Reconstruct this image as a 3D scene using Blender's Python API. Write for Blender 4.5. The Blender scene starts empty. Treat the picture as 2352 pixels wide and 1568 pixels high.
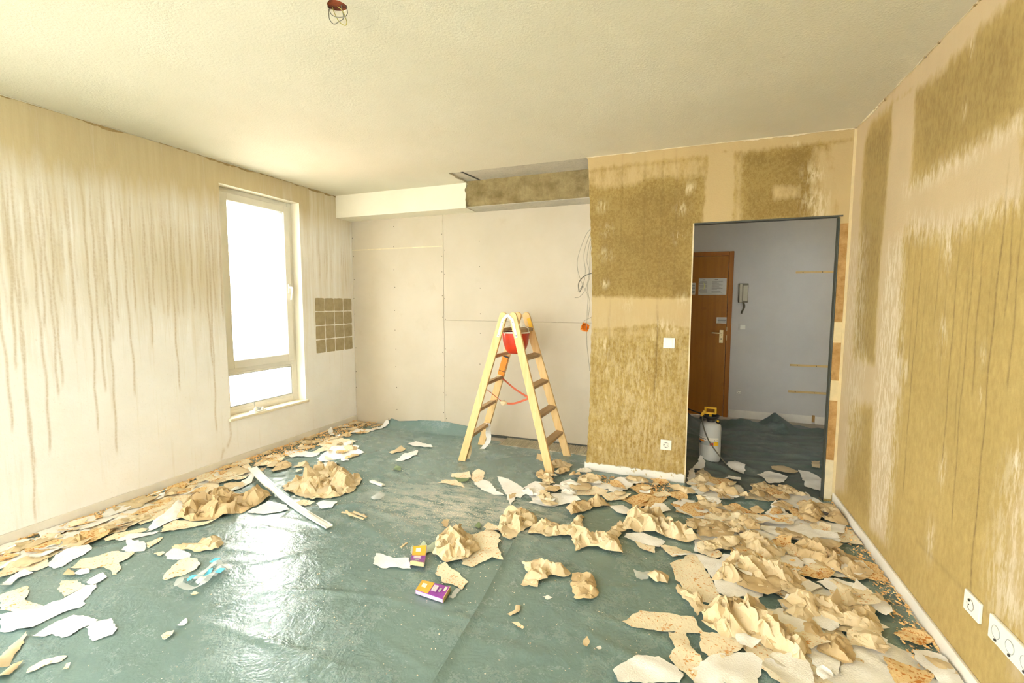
import bpy, bmesh, math, random
import numpy as np
from mathutils import Vector, Matrix, noise as mnoise
from mathutils.geometry import delaunay_2d_cdt

# ------------------------------------------------------------------ camera, sky, light, exposure
C = bpy.context.scene.collection
SC = bpy.context.scene
IW, IH, FPX = 2352.0, 1568.0, 1058.175
YAW, PITCH, ROLL, CH = 0.3647, 0.0846, 0.0019, 1.39
ZC, XL, XR, YD, YB, ZB, YS, ZS = 2.5317, -3.5997, 0.9942, 3.7189, 4.3146, 0.0718, 4.0733, 2.2964
YR = -1.9            # rear wall, behind the photographer
YH = 6.12            # far wall of the hallway
fw = np.array([-math.sin(YAW) * math.cos(PITCH), math.cos(YAW) * math.cos(PITCH), -math.sin(PITCH)])
r0 = np.array([math.cos(YAW), math.sin(YAW), 0.0])
u0 = np.cross(r0, fw)
rt = math.cos(ROLL) * r0 + math.sin(ROLL) * u0
up = -math.sin(ROLL) * r0 + math.cos(ROLL) * u0
cam = bpy.data.cameras.new('camera')
cam.sensor_width = 36.0
cam.lens = FPX / IW * 36.0
cam.clip_start = 0.05
camo = bpy.data.objects.new('camera', cam)
C.objects.link(camo)
camo.matrix_world = Matrix(((rt[0], up[0], -fw[0], 0), (rt[1], up[1], -fw[1], 0), (rt[2], up[2], -fw[2], CH), (0, 0, 0, 1)))
SC.camera = camo

SC.view_settings.view_transform = 'Standard'
SC.view_settings.look = 'None'
SC.view_settings.gamma = 1.0
SC.view_settings.use_curve_mapping = False
SC.view_settings.exposure = EXPOSURE = 2.9
SC.cycles.max_bounces = 6
SC.cycles.diffuse_bounces = 4
SC.cycles.glossy_bounces = 3
SC.cycles.transparent_max_bounces = 8
SC.cycles.use_adaptive_sampling = True
SC.cycles.adaptive_threshold = 0.1
SC.cycles.adaptive_min_samples = 16
SC.cycles.sample_clamp_indirect = 6.0

world = bpy.data.worlds.new('overcast_sky')
SC.world = world
world.use_nodes = True
bg = world.node_tree.nodes['Background']
bg.inputs['Color'].default_value = (0.955, 0.98, 1.0, 1)
bg.inputs['Strength'].default_value = 1.9


def portal(name, loc, rot, sx, sy):
    l = bpy.data.lights.new(name, 'AREA')
    l.shape = 'RECTANGLE'
    l.size = sx
    l.size_y = sy
    l.cycles.is_portal = True
    o = bpy.data.objects.new(name, l)
    C.objects.link(o)
    o.location = loc
    o.rotation_euler = rot
    return o


portal('window_sky_portal', (XL - 0.33, 3.15, 1.37), (0, -math.pi / 2, 0), 2.0, 0.86)
portal('added_rear_sky_portal', (-1.5, YR - 0.12, 1.2), (math.pi / 2, 0, math.pi), 2.5, 2.3)  # sky sampling for the window added behind the camera
portal('added_left_sky_portal', (XL - 0.33, -0.35, 1.25), (0, -math.pi / 2, 0), 2.25, 1.9)  # sky sampling for the unseen window added in the left wall
portal('added_hall_sky_portal', (1.40, YD - 0.05, 1.55), (math.pi / 2, 0, math.pi), 0.5, 0.8)  # sky sampling for the unseen window added in the hallway
sun = bpy.data.lights.new('sun', 'SUN')  # added to brighten the house and ground outside, which bounce light indoors
sun.energy = 12.0
sun.angle = 0.02
sun.color = (1.0, 0.985, 0.96)
suno = bpy.data.objects.new('sun', sun)
C.objects.link(suno)
suno.rotation_euler = Vector((-0.75, -0.30, -0.85)).to_track_quat('-Z', 'Y').to_euler()


# ------------------------------------------------------------------ helpers
def L(r, g, b):
    f = lambda v: (v / 255 / 12.92) if v / 255 <= 0.04045 else ((v / 255 + 0.055) / 1.055) ** 2.4
    return (f(r), f(g), f(b), 1.0)


def unp(px, py, ax, val):
    d = fw * FPX + rt * (px - IW / 2) - up * (py - IH / 2)
    o = np.array([0, 0, CH])
    return o + d * ((val - o[ax]) / d[ax])


def fl(px, py):
    p = unp(px, py, 2, 0.0)
    return (p[0], p[1])


CROP = {'A': (0, 900, 2.3475), 'B': (700, 900, 2.347), 'C': (1300, 950, 2.537), 'D': (1800, 1000, 2.761), 'P': (0, 0, 1.0),
        'E': (640, 880, 7.35)}


def trace(k, pts):
    ox, oy, s = CROP[k]
    return [fl(ox + x / s, oy + y / s) for x, y in pts]


class MB:
    def __init__(s):
        s.v = []
        s.f = []

    def add(s, vs, fs):
        n = len(s.v)
        s.v += [tuple(map(float, v)) for v in vs]
        s.f += [tuple(i + n for i in f) for f in fs]
        return s

    def box(s, x0, x1, y0, y1, z0, z1):
        return s.add([(x0, y0, z0), (x1, y0, z0), (x1, y1, z0), (x0, y1, z0), (x0, y0, z1), (x1, y0, z1), (x1, y1, z1), (x0, y1, z1)],
                     [(3, 2, 1, 0), (4, 5, 6, 7), (0, 1, 5, 4), (1, 2, 6, 5), (2, 3, 7, 6), (3, 0, 4, 7)])

    def bar(s, p0, p1, a, wa, wb):
        """box from p0 to p1; a = direction of the wa width"""
        p0, p1, a = Vector(p0), Vector(p1), Vector(a)
        d = (p1 - p0).normalized()
        b = d.cross(a).normalized()
        a = b.cross(d).normalized()
        vs = []
        for p in (p0, p1):
            for sa, sb in ((-1, -1), (1, -1), (1, 1), (-1, 1)):
                vs.append(p + a * sa * wa / 2 + b * sb * wb / 2)
        return s.add(vs, [(3, 2, 1, 0), (4, 5, 6, 7), (0, 1, 5, 4), (1, 2, 6, 5), (2, 3, 7, 6), (3, 0, 4, 7)])

    def tube(s, pts, r, n=8, caps=True):
        pts = [Vector(p) for p in pts]
        ref = Vector((0.12, 0.31, 0.94))
        rings = []
        for i, p in enumerate(pts):
            d = (pts[min(i + 1, len(pts) - 1)] - pts[max(i - 1, 0)]).normalized()
            a = d.cross(ref)
            if a.length < 1e-3:
                a = d.cross(Vector((1, 0, 0)))
            a.normalize()
            b = d.cross(a)
            rr = r[i] if isinstance(r, (list, tuple)) else r
            rings.append([p + (a * math.cos(2 * math.pi * k / n) + b * math.sin(2 * math.pi * k / n)) * rr for k in range(n)])
        vs = [v for q in rings for v in q]
        fs = []
        for i in range(len(rings) - 1):
            for k in range(n):
                k2 = (k + 1) % n
                fs.append((i * n + k, i * n + k2, (i + 1) * n + k2, (i + 1) * n + k))
        if caps:
            fs.append(tuple(range(n - 1, -1, -1)))
            fs.append(tuple((len(rings) - 1) * n + k for k in range(n)))
        return s.add(vs, fs)

    def lathe(s, c, prof, n=24, sx=1.0, sy=1.0, power=2.0):
        vs, fs = [], []
        for r, z in prof:
            for k in range(n):
                a = 2 * math.pi * k / n
                ca, sa = math.cos(a), math.sin(a)
                q = (abs(ca) ** power + abs(sa) ** power) ** (-1 / power)
                vs.append((c[0] + r * q * ca * sx, c[1] + r * q * sa * sy, c[2] + z))
        for i in range(len(prof) - 1):
            for k in range(n):
                k2 = (k + 1) % n
                fs.append((i * n + k, i * n + k2, (i + 1) * n + k2, (i + 1) * n + k))
        if prof[0][0] > 1e-5:
            fs.append(tuple(range(n - 1, -1, -1)))
        if prof[-1][0] > 1e-5:
            fs.append(tuple((len(prof) - 1) * n + k for k in range(n)))
        return s.add(vs, fs)

    def prism(s, poly, ext):
        """poly: list of 3D points (planar), ext: extrusion vector"""
        n = len(poly)
        e = Vector(ext)
        vs = [Vector(p) for p in poly] + [Vector(p) + e for p in poly]
        fs = [tuple(range(n - 1, -1, -1)), tuple(range(n, 2 * n))]
        for i in range(n):
            j = (i + 1) % n
            fs.append((i, j, n + j, n + i))
        return s.add(vs, fs)


def wloc(o):
    v = Vector((0, 0, 0))
    while o is not None:
        v = v + o.location
        o = o.parent
    return v


def tag(o, label=None, cat=None, group=None, kind=None):
    if label:
        o['label'] = label
    if cat:
        o['category'] = cat
    if group:
        o['group'] = group
    if kind:
        o['kind'] = kind
    return o


def thing(name, loc, label, cat, group=None):
    o = bpy.data.objects.new(name, None)
    C.objects.link(o)
    o.location = loc
    o.empty_display_size = 0.05
    return tag(o, label, cat, group)


def obj(name, mb, mat, parent=None, smooth=False, bevel=0.0, origin=None, fixn=True):
    vs, fs = (mb.v, mb.f) if isinstance(mb, MB) else mb
    vs = np.array(vs, dtype=float)
    if parent is not None:
        base = wloc(parent)
    elif origin is not None:
        base = Vector(origin)
    else:
        lo, hi = vs.min(0), vs.max(0)
        base = Vector(((lo[0] + hi[0]) / 2, (lo[1] + hi[1]) / 2, lo[2]))
    me = bpy.data.meshes.new(name)
    me.from_pydata((vs - np.array(base)).tolist(), [], fs)
    if fixn and len(fs) < 4000:
        bm = bmesh.new()
        bm.from_mesh(me)
        bmesh.ops.recalc_face_normals(bm, faces=bm.faces)
        bm.to_mesh(me)
        bm.free()
    me.materials.append(mat)
    if smooth:
        me.polygons.foreach_set('use_smooth', [True] * len(me.polygons))
    me.update()
    o = bpy.data.objects.new(name, me)
    C.objects.link(o)
    if parent is not None:
        o.parent = parent
    else:
        o.location = base
    if bevel:
        m = o.modifiers.new('bevel', 'BEVEL')
        m.width = bevel
        m.segments = 2
        m.limit_method = 'ANGLE'
    return o


def linked(name, src, loc, parent, rot=None):
    """a further piece that shares the mesh of src; loc is in world space"""
    o = bpy.data.objects.new(name, src.data)
    C.objects.link(o)
    o.parent = parent
    o.location = Vector(loc) - (wloc(parent) if parent else Vector((0, 0, 0)))
    if rot:
        o.rotation_euler = rot
    return o


def spline(pts, n=8):
    pts = [Vector(p) for p in pts]
    out = []
    for i in range(len(pts) - 1):
        a, b, c, d = pts[max(i - 1, 0)], pts[i], pts[i + 1], pts[min(i + 2, len(pts) - 1)]
        for k in range(n):
            t = k / n
            out.append(0.5 * ((2 * b) + (c - a) * t + (2 * a - 5 * b + 4 * c - d) * t * t + (3 * b - a - 3 * c + d) * t ** 3))
    out.append(pts[-1])
    return out


# ------------------------------------------------------------------ materials
class NT:
    def __init__(s, name):
        s.m = bpy.data.materials.new(name)
        s.m.use_nodes = True
        s.t = s.m.node_tree
        s.p = s.t.nodes['Principled BSDF']
        s.pos = None

    def n(s, typ, **kw):
        o = s.t.nodes.new(typ)
        for k, v in kw.items():
            setattr(o, k, v)
        return o

    def l(s, a, b):
        s.t.links.new(a, b)

    def coord(s, scale=(1, 1, 1), obj=False):
        if s.pos is None:
            s.pos = s.n('ShaderNodeTexCoord').outputs['Object'] if obj else s.n('ShaderNodeNewGeometry').outputs['Position']
        mp = s.n('ShaderNodeMapping')
        mp.inputs['Scale'].default_value = scale
        s.l(s.pos, mp.inputs['Vector'])
        return mp.outputs['Vector']

    def noise(s, scale, detail=4, rough=0.6, stretch=(1, 1, 1), obj=False, dist=0.0):
        t = s.n('ShaderNodeTexNoise')
        t.inputs['Scale'].default_value = scale
        t.inputs['Detail'].default_value = detail
        t.inputs['Roughness'].default_value = rough
        t.inputs['Distortion'].default_value = dist
        s.l(s.coord(stretch, obj), t.inputs['Vector'])
        return t.outputs['Fac']

    def voro(s, scale, stretch=(1, 1, 1), obj=False, out='Distance'):
        t = s.n('ShaderNodeTexVoronoi')
        t.inputs['Scale'].default_value = scale
        s.l(s.coord(stretch, obj), t.inputs['Vector'])
        return t.outputs[out]

    def ramp(s, fac, lo, hi, a=0.0, b=1.0):
        r = s.n('ShaderNodeMapRange')
        r.inputs['From Min'].default_value = lo
        r.inputs['From Max'].default_value = hi
        r.inputs['To Min'].default_value = a
        r.inputs['To Max'].default_value = b
        s.l(fac, r.inputs['Value'])
        return r.outputs['Result']

    def mix(s, fac, a, b):
        x = s.n('ShaderNodeMix', data_type='RGBA')
        for v, i in ((fac, 0), (a, 6), (b, 7)):
            if isinstance(v, (int, float)):
                x.inputs[i].default_value = v
            elif isinstance(v, tuple):
                x.inputs[i].default_value = v
            else:
                s.l(v, x.inputs[i])
        return x.outputs[2]

    def math(s, op, a, b=0.0, c=None):
        x = s.n('ShaderNodeMath', operation=op)
        for i, v in enumerate((a, b) if c is None else (a, b, c)):
            if isinstance(v, (int, float)):
                x.inputs[i].default_value = v
            else:
                s.l(v, x.inputs[i])
        return x.outputs[0]

    def attr(s, name='mask'):
        a = s.n('ShaderNodeAttribute', attribute_name=name)
        sp = s.n('ShaderNodeSeparateColor')
        s.l(a.outputs['Color'], sp.inputs[0])
        return sp.outputs

    def bump(s, h, strength=0.3, dist=0.01):
        b = s.n('ShaderNodeBump')
        b.inputs['Strength'].default_value = strength
        b.inputs['Distance'].default_value = dist
        s.l(h, b.inputs['Height'])
        s.l(b.outputs['Normal'], s.p.inputs['Normal'])
        return b

    def set(s, color=None, rough=None, metal=None, spec=None):
        for k, v in (('Base Color', color), ('Roughness', rough), ('Metallic', metal), ('Specular IOR Level', spec)):
            if v is None:
                continue
            if isinstance(v, (int, float, tuple)):
                s.p.inputs[k].default_value = v
            else:
                s.l(v, s.p.inputs[k])
        return s.m


def plain(name, c, rough=0.6, var=0.08, scale=12, metal=0.0, bump=0.0, spec=None, obj=True):
    t = NT(name)
    f = t.noise(scale, 4, 0.6, obj=obj)
    a = tuple(max(0, v * (1 - var)) for v in c[:3]) + (1,)
    b = tuple(min(1, v * (1 + var)) for v in c[:3]) + (1,)
    col = t.mix(t.ramp(f, 0.3, 0.7), a, b)
    if bump:
        t.bump(t.noise(scale * 8, 3, obj=obj), bump, 0.004)
    return t.set(col, rough, metal, spec)


M = {}


def m_left_wall():
    t = NT('damp_plaster')
    a = t.attr()
    n1 = t.noise(3.0, 5)
    n2 = t.noise(70, 3)
    streak = t.noise(9, 4, 0.7, (1, 2.6, 0.12))
    base = t.mix(t.ramp(n1, 0.3, 0.7), L(245, 241, 234), L(251, 249, 245))
    damp = t.mix(t.ramp(streak, 0.35, 0.65), L(204, 186, 146), L(212, 196, 158))
    f = t.math('ADD', a[2], t.ramp(streak, 0.3, 0.7, -0.22, 0.22))
    c = t.mix(t.ramp(f, 0.1, 0.9), base, damp)
    d = t.math('MULTIPLY', a[1], t.ramp(t.noise(60, 2), 0.25, 0.6, 0.35, 0.8))
    c = t.mix(d, c, L(184, 158, 110))
    c = t.mix(t.ramp(n2, 0.62, 0.8, 0, 0.25), c, L(178, 158, 118))
    t.bump(t.noise(30, 4, 0.7), 0.22, 0.006)
    return t.set(c, 0.85)


def m_olive(name, dark, light, pale, white, cs, zs, lo, hi):
    """stripped plasterboard: olive glue speckle, pale filler bands (R), chalky white (G), drips / darker tone (B)"""
    t = NT(name)
    a = t.attr()
    st = (1, 1, zs)
    sp = t.noise(cs, 3, 0.65, st)
    sp2 = t.noise(cs * 2.6, 2, 0.6, (1, 1, zs * 0.7))
    big = t.noise(2.4, 4)
    f = t.math('ADD', t.math('MULTIPLY', sp, 0.75), t.math('MULTIPLY', sp2, 0.25))
    f = t.math('ADD', f, t.ramp(big, 0.3, 0.7, -0.10, 0.10))
    c = t.mix(t.ramp(f, lo, hi), dark, light)
    c = t.mix(t.math('MULTIPLY', a[2], 0.55), c, tuple(v * 0.74 for v in dark[:3]) + (1,))
    c = t.mix(t.math('MULTIPLY', t.math('SUBTRACT', 1.0, t.ramp(f, 0.34, 0.56)), t.math('MULTIPLY', a[2], 0.35)), c, L(120, 92, 42))
    edge = t.math('ADD', a[0], t.ramp(t.noise(22, 5, 0.7, (1, 1, 0.35)), 0.25, 0.75, -0.34, 0.34))
    pn = t.mix(t.ramp(t.noise(6, 4, 0.6, (1, 1, 0.3)), 0.3, 0.7), pale, tuple(v * 0.93 for v in pale[:3]) + (1,))
    fac = t.math('MULTIPLY', t.ramp(edge, 0.25, 0.75), t.ramp(a[0], 0.0, 0.12))
    c = t.mix(fac, c, pn)
    wn = t.noise(55, 3, 0.7, (1, 1, 0.22))
    wf = t.math('MULTIPLY', t.ramp(wn, 0.44, 0.60), a[1])
    c = t.mix(wf, c, white)
    rowd = t.attr('drip')
    c = t.mix(t.math('MULTIPLY', rowd[0], t.ramp(t.noise(40, 2), 0.25, 0.6, 0.35, 0.9)), c, L(112, 88, 44))
    t.bump(t.noise(90, 3, 0.7), 0.25, 0.006)
    return t.set(c, 0.8)


def m_drywall():
    t = NT('grey_plasterboard')
    n = t.noise(2.2, 4)
    c = t.mix(t.ramp(n, 0.3, 0.7), L(194, 181, 156), L(202, 190, 168))
    c = t.mix(t.ramp(t.noise(5, 5, 0.7, (1, 1, 1)), 0.62, 0.8, 0, 0.35), c, L(178, 160, 126))
    t.bump(t.noise(120, 2), 0.06, 0.002)
    return t.set(c, 0.6)


def m_ceiling():
    t = NT('painted_ceiling')
    n = t.noise(1.2, 4)
    c = t.mix(t.ramp(n, 0.3, 0.7), L(214, 207, 184), L(220, 214, 194))
    # a faint round crack left by the old lamp cover
    g = t.n('ShaderNodeVectorMath', operation='DISTANCE')
    t.l(t.coord(), g.inputs[0])
    g.inputs[1].default_value = (-1.309, 1.524, ZC)
    ring = t.math('SUBTRACT', 1.0, t.ramp(t.math('ABSOLUTE', t.math('SUBTRACT', g.outputs['Value'], 0.155)), 0.0006, 0.0018))
    c = t.mix(t.math('MULTIPLY', ring, t.ramp(t.noise(9, 2), 0.45, 0.6, 0, 0.5)), c, L(168, 158, 130))
    t.bump(t.math('ADD', t.noise(85, 4, 0.7), t.math('MULTIPLY', t.noise(6, 4), 0.7)), 0.35, 0.006)
    return t.set(c, 0.8)


def m_concrete(name, a, b, sc=7):
    t = NT(name)
    n = t.noise(sc, 6, 0.65, (1, 1, 1.3))
    v = t.noise(30, 4, 0.7, (1, 1, 0.3))
    c = t.mix(t.ramp(n, 0.32, 0.68), a, b)
    c = t.mix(t.ramp(v, 0.5, 0.75, 0, 0.4), c, tuple(x * 0.6 for x in a[:3]) + (1,))
    t.bump(t.noise(60, 5, 0.7), 0.5, 0.01)
    return t.set(c, 0.9)


def m_tarp(name, base, dust, rough, dustamt, spill=False):
    t = NT(name)
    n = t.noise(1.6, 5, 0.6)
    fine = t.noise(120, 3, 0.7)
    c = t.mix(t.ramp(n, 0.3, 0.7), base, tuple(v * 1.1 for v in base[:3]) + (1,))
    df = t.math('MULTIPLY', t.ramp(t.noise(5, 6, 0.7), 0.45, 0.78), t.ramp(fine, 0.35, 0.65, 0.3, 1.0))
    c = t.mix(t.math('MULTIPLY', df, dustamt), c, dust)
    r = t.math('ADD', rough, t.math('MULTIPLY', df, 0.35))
    if spill:      # plaster dust trodden into streaks before the ladder
        g = t.n('ShaderNodeVectorMath', operation='DISTANCE')
        t.l(t.coord((0.85, 1.5, 0)), g.inputs[0])
        g.inputs[1].default_value = (-1.42 * 0.85, 2.72 * 1.5, 0)
        sp = t.math('MULTIPLY', t.ramp(g.outputs['Value'], 0.15, 0.75, 1, 0), t.ramp(t.noise(10, 6, 0.75, (0.6, 1.6, 1)), 0.42, 0.66))
        sp = t.math('MULTIPLY', sp, t.ramp(t.noise(140, 3, 0.7), 0.3, 0.6, 0.35, 1.3))
        c = t.mix(sp, c, L(222, 216, 202))
        r = t.math('ADD', r, t.math('MULTIPLY', sp, 0.5))
    h = t.math('ADD', t.math('MULTIPLY', t.noise(38, 4, 0.6, dist=0.6), 0.5), t.math('MULTIPLY', t.noise(9, 4, 0.6, dist=0.8), 1.6))
    t.bump(h, 0.34, 0.010)
    return t.set(c, r, spec=0.8)


def m_white_paper():
    t = NT('white_ingrain_wallpaper')
    n = t.noise(9, 4, obj=True)
    c = t.mix(t.ramp(n, 0.3, 0.7), L(238, 234, 226), L(248, 246, 240))
    c = t.mix(t.ramp(t.noise(70, 3, 0.7, obj=True), 0.68, 0.8, 0, 0.5), c, L(206, 190, 160))
    t.bump(t.noise(150, 3, obj=True), 0.45, 0.004)
    return t.set(c, 0.75)


def m_chip_paper(name, base, speck, amount):
    t = NT(name)
    n = t.noise(7, 4, obj=True)
    c = t.mix(t.ramp(n, 0.3, 0.7), base, tuple(v * 0.9 for v in base[:3]) + (1,))
    s1 = t.noise(115, 2, 0.6, (1.0, 0.55, 1), obj=True)
    s2 = t.noise(90, 2, 0.6, (0.5, 1.0, 1), obj=True)
    patch = t.ramp(t.noise(6, 3, obj=True), 0.3, 0.7, -0.04, 0.04)
    f = t.ramp(t.math('ADD', t.math('MAXIMUM', s1, s2), patch), amount, amount + 0.07)
    c = t.mix(f, c, speck)
    t.bump(s1, 0.4, 0.004)
    return t.set(c, 0.85)


def m_beige(name, a, b, stain):
    t = NT(name)
    n = t.noise(4, 4, obj=True)
    c = t.mix(t.ramp(n, 0.3, 0.7), a, b)
    c = t.mix(t.ramp(t.noise(6, 5, 0.7, obj=True), 0.56, 0.8, 0, 0.55), c, stain)
    c = t.mix(t.ramp(t.noise(140, 2, obj=True), 0.64, 0.74, 0, 0.4), c, stain)
    return t.set(c, 0.7)


def m_wood(name, a, b, ax=2, sc=9, stretch=0.08):
    t = NT(name)
    st = [1.0, 1.0, 1.0]
    st[ax] = stretch
    n = t.noise(sc * 4, 5, 0.6, tuple(st), obj=True)
    c = t.mix(t.ramp(n, 0.3, 0.7), a, b)
    c = t.mix(t.ramp(t.noise(14, 4, 0.7, obj=True), 0.58, 0.75, 0, 0.4), c, tuple(v * 0.6 for v in a[:3]) + (1,))
    t.bump(n, 0.15, 0.003)
    return t.set(c, 0.6)


def m_glass():
    t = NT('window_glass')
    out = t.t.nodes['Material Output']
    tr = t.n('ShaderNodeBsdfTransparent')
    tr.inputs['Color'].default_value = (0.96, 0.97, 0.96, 1)
    gl = t.n('ShaderNodeBsdfGlossy')
    gl.inputs['Roughness'].default_value = 0.02
    mx = t.n('ShaderNodeMixShader')
    mx.inputs[0].default_value = 0.05
    t.l(tr.outputs[0], mx.inputs[1])
    t.l(gl.outputs[0], mx.inputs[2])
    t.l(mx.outputs[0], out.inputs['Surface'])
    return t.m


def m_flakes(name, a, b):
    t = NT(name)
    c = t.mix(t.ramp(t.noise(180, 2), 0.35, 0.65), a, b)
    return t.set(c, 0.85)


M['left'] = m_left_wall()
M['doorwall'] = m_olive('stripped_plasterboard', L(150, 122, 60), L(178, 152, 88), L(192, 167, 118), L(216, 199, 160), 66, 0.8, 0.36, 0.62)
M['right'] = m_olive('stripped_plasterboard_drips', L(162, 136, 78), L(184, 159, 98), L(194, 172, 134), L(216, 202, 174), 50, 0.45, 0.28, 0.72)
M['drywall'] = m_drywall()
M['ceiling'] = m_ceiling()
M['soffit'] = plain('soffit_paint', L(232, 224, 202), 0.8, 0.04, 3, bump=0.1, obj=False)
M['concrete'] = m_concrete('bare_concrete', L(122, 104, 62), L(166, 148, 104))
M['slab'] = m_concrete('concrete_slab', L(184, 178, 162), L(202, 194, 174), 4)
M['adhesive'] = m_concrete('tile_adhesive', L(168, 152, 114), L(188, 172, 136), 12)
M['strip_adh'] = m_concrete('combed_adhesive', L(186, 176, 150), L(208, 198, 172), 12)
M['tarp'] = m_tarp('green_plastic_sheet', L(108, 132, 127), L(182, 190, 184), 0.20, 0.14, True)
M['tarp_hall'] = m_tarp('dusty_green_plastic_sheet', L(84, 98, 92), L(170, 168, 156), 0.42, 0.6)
M['white'] = m_white_paper()
M['chip'] = m_chip_paper('woodchip_wallpaper_back', L(242, 228, 196), L(214, 152, 78), 0.625)
M['chip2'] = m_chip_paper('orange_woodchip_wallpaper_back', L(236, 206, 150), L(198, 126, 52), 0.575)
M['beige'] = m_beige('beige_backing_paper', L(206, 184, 142), L(221, 202, 164), L(184, 148, 96))
M['tan'] = m_beige('tan_backing_paper', L(192, 166, 121), L(207, 183, 140), L(168, 130, 78))
M['grey_green'] = plain('grey_green_paper', L(190, 204, 180), 0.8, 0.06, 12)
M['flake_o'] = m_flakes('orange_wood_chips', L(246, 216, 160), L(232, 180, 108))
M['flake_w'] = m_flakes('white_plaster_crumbs', L(236, 230, 214), L(214, 200, 172))
M['base'] = plain('white_baseboard_paint', L(232, 226, 212), 0.5, 0.05, 9, bump=0.12, obj=False)
t_ = NT('flaking_baseboard_paint')
_c = t_.mix(t_.ramp(t_.noise(16, 5, 0.75, (1, 1, 0.8)), 0.60, 0.64), L(238, 233, 222), L(196, 176, 128))
M['base_flake'] = t_.set(_c, 0.6)
M['pvc'] = plain('white_window_plastic', L(232, 228, 216), 0.35, 0.03, 6)
M['gasket'] = plain('grey_window_gasket', L(128, 128, 118), 0.6)
M['glass'] = m_glass()
M['sill'] = plain('cream_sill', L(238, 226, 198), 0.5, 0.06, 14)
M['wood'] = m_wood('pine_ladder_wood', L(226, 186, 122), L(240, 206, 148))
M['rung'] = m_wood('grey_worn_rung_wood', L(170, 140, 100), L(194, 164, 124), ax=1)
M['metal_w'] = plain('painted_metal', L(222, 220, 206), 0.45, 0.08, 30, metal=0.1)
M['screw'] = plain('dark_screw', L(92, 84, 68), 0.5, metal=0.5)
M['red'] = plain('red_plastic', L(206, 58, 26), 0.35, 0.12, 14)
M['red_strap'] = plain('red_webbing', L(188, 84, 44), 0.7)
M['orange'] = plain('orange_plastic', L(242, 138, 30), 0.4, 0.08)
M['orange2'] = plain('orange_sticker', L(236, 140, 20), 0.5, 0.05)
M['yellow'] = plain('yellow_plastic', L(238, 186, 36), 0.4, 0.05)
M['black'] = plain('black_plastic', L(34, 34, 30), 0.45)
M['tank'] = plain('milky_plastic_tank', L(206, 206, 200), 0.35, 0.05, 8)
M['labelw'] = plain('label_white', L(236, 232, 220), 0.5, 0.02)
M['labelg'] = plain('label_grey', L(170, 174, 170), 0.5, 0.04)
M['navy'] = plain('label_blue_print', L(40, 62, 110), 0.5, 0.04)
M['ink'] = plain('printed_ink', L(76, 72, 66), 0.7, 0.1)
M['ink_soft'] = plain('grey_print', L(150, 144, 130), 0.7, 0.1)
M['cable'] = plain('light_grey_cable', L(178, 170, 148), 0.5)
M['cable_d'] = plain('dark_grey_cable', L(112, 108, 92), 0.5)
M['wire_y'] = plain('green_yellow_wire', L(160, 150, 70), 0.5)
M['switch'] = plain('white_switch_plastic', L(240, 236, 222), 0.3, 0.02)
M['hole'] = plain('socket_hole', L(40, 38, 34), 0.6)
M['chrome'] = plain('steel_contact', L(190, 188, 180), 0.3, metal=0.8)
M['hallwall'] = plain('hall_wall_paint', L(204, 199, 190), 0.7, 0.04, 3, bump=0.08, obj=False)
M['doorwood'] = m_wood('varnished_door_veneer', L(158, 98, 16), L(176, 112, 24), sc=5, stretch=0.05)
M['frame'] = m_wood('varnished_door_frame', L(156, 92, 20), L(170, 104, 26), sc=5, stretch=0.05)
M['brass'] = plain('champagne_metal', L(226, 208, 160), 0.35, 0.04, metal=0.4)
M['paper'] = plain('laminated_notice', L(208, 204, 192), 0.3, 0.05, 20)
M['lens'] = plain('notice_yellow', L(216, 214, 150), 0.4, 0.03)
M['batten'] = m_wood('pine_batten', L(214, 180, 112), L(226, 196, 134), ax=0)
M['profile'] = plain('dark_door_profile', L(70, 72, 62), 0.5, 0.2, 24)
M['jamb'] = m_concrete('brown_jamb_plaster', L(160, 118, 60), L(196, 156, 98), 14)
M['caulk'] = plain('yellowed_caulk', L(214, 194, 148), 0.7, 0.08, 18, obj=False)
M['torn'] = plain('torn_paper_edge', L(216, 202, 168), 0.8, 0.1, 18, obj=False)
M['grime'] = plain('grimy_ceiling_joint', L(168, 144, 98), 0.9, 0.2, 30, obj=False)
M['brownhole'] = m_concrete('rusty_ceiling_box', L(74, 26, 8), L(176, 78, 22), 16)
M['floor'] = m_concrete('bare_screed', L(170, 158, 134), L(186, 174, 150), 5)
M['purple'] = plain('purple_print', L(146, 64, 160), 0.35, 0.12, 20)
M['lilac'] = plain('lilac_print', L(218, 186, 222), 0.35, 0.06, 30)
M['packor'] = plain('orange_print', L(244, 178, 60), 0.35, 0.1, 25)
M['card'] = plain('cardboard', L(214, 190, 140), 0.8, 0.06)
M['blue'] = plain('blue_tape', L(96, 196, 222), 0.4, 0.05)
M['leaf'] = plain('dull_green_paper', L(120, 140, 100), 0.7, 0.1)
M['facade'] = plain('white_render', L(236, 234, 228), 0.8, 0.02, 1, obj=False)
M['brick'] = plain('pink_render', L(226, 190, 172), 0.9, 0.05, 2, obj=False)
M['pane_far'] = plain('grey_far_pane', L(104, 102, 98), 0.6, spec=0.1)
M['ground'] = plain('street_ground', L(150, 148, 140), 0.9, 0.1, 1, obj=False)
t_ = NT('clear_plastic_film')
t_.p.inputs['Alpha'].default_value = 0.55
M['film'] = t_.set(L(232, 236, 232), 0.2)


# ------------------------------------------------------------------ structure helpers
def struct(o):
    o['kind'] = 'structure'
    return o


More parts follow.
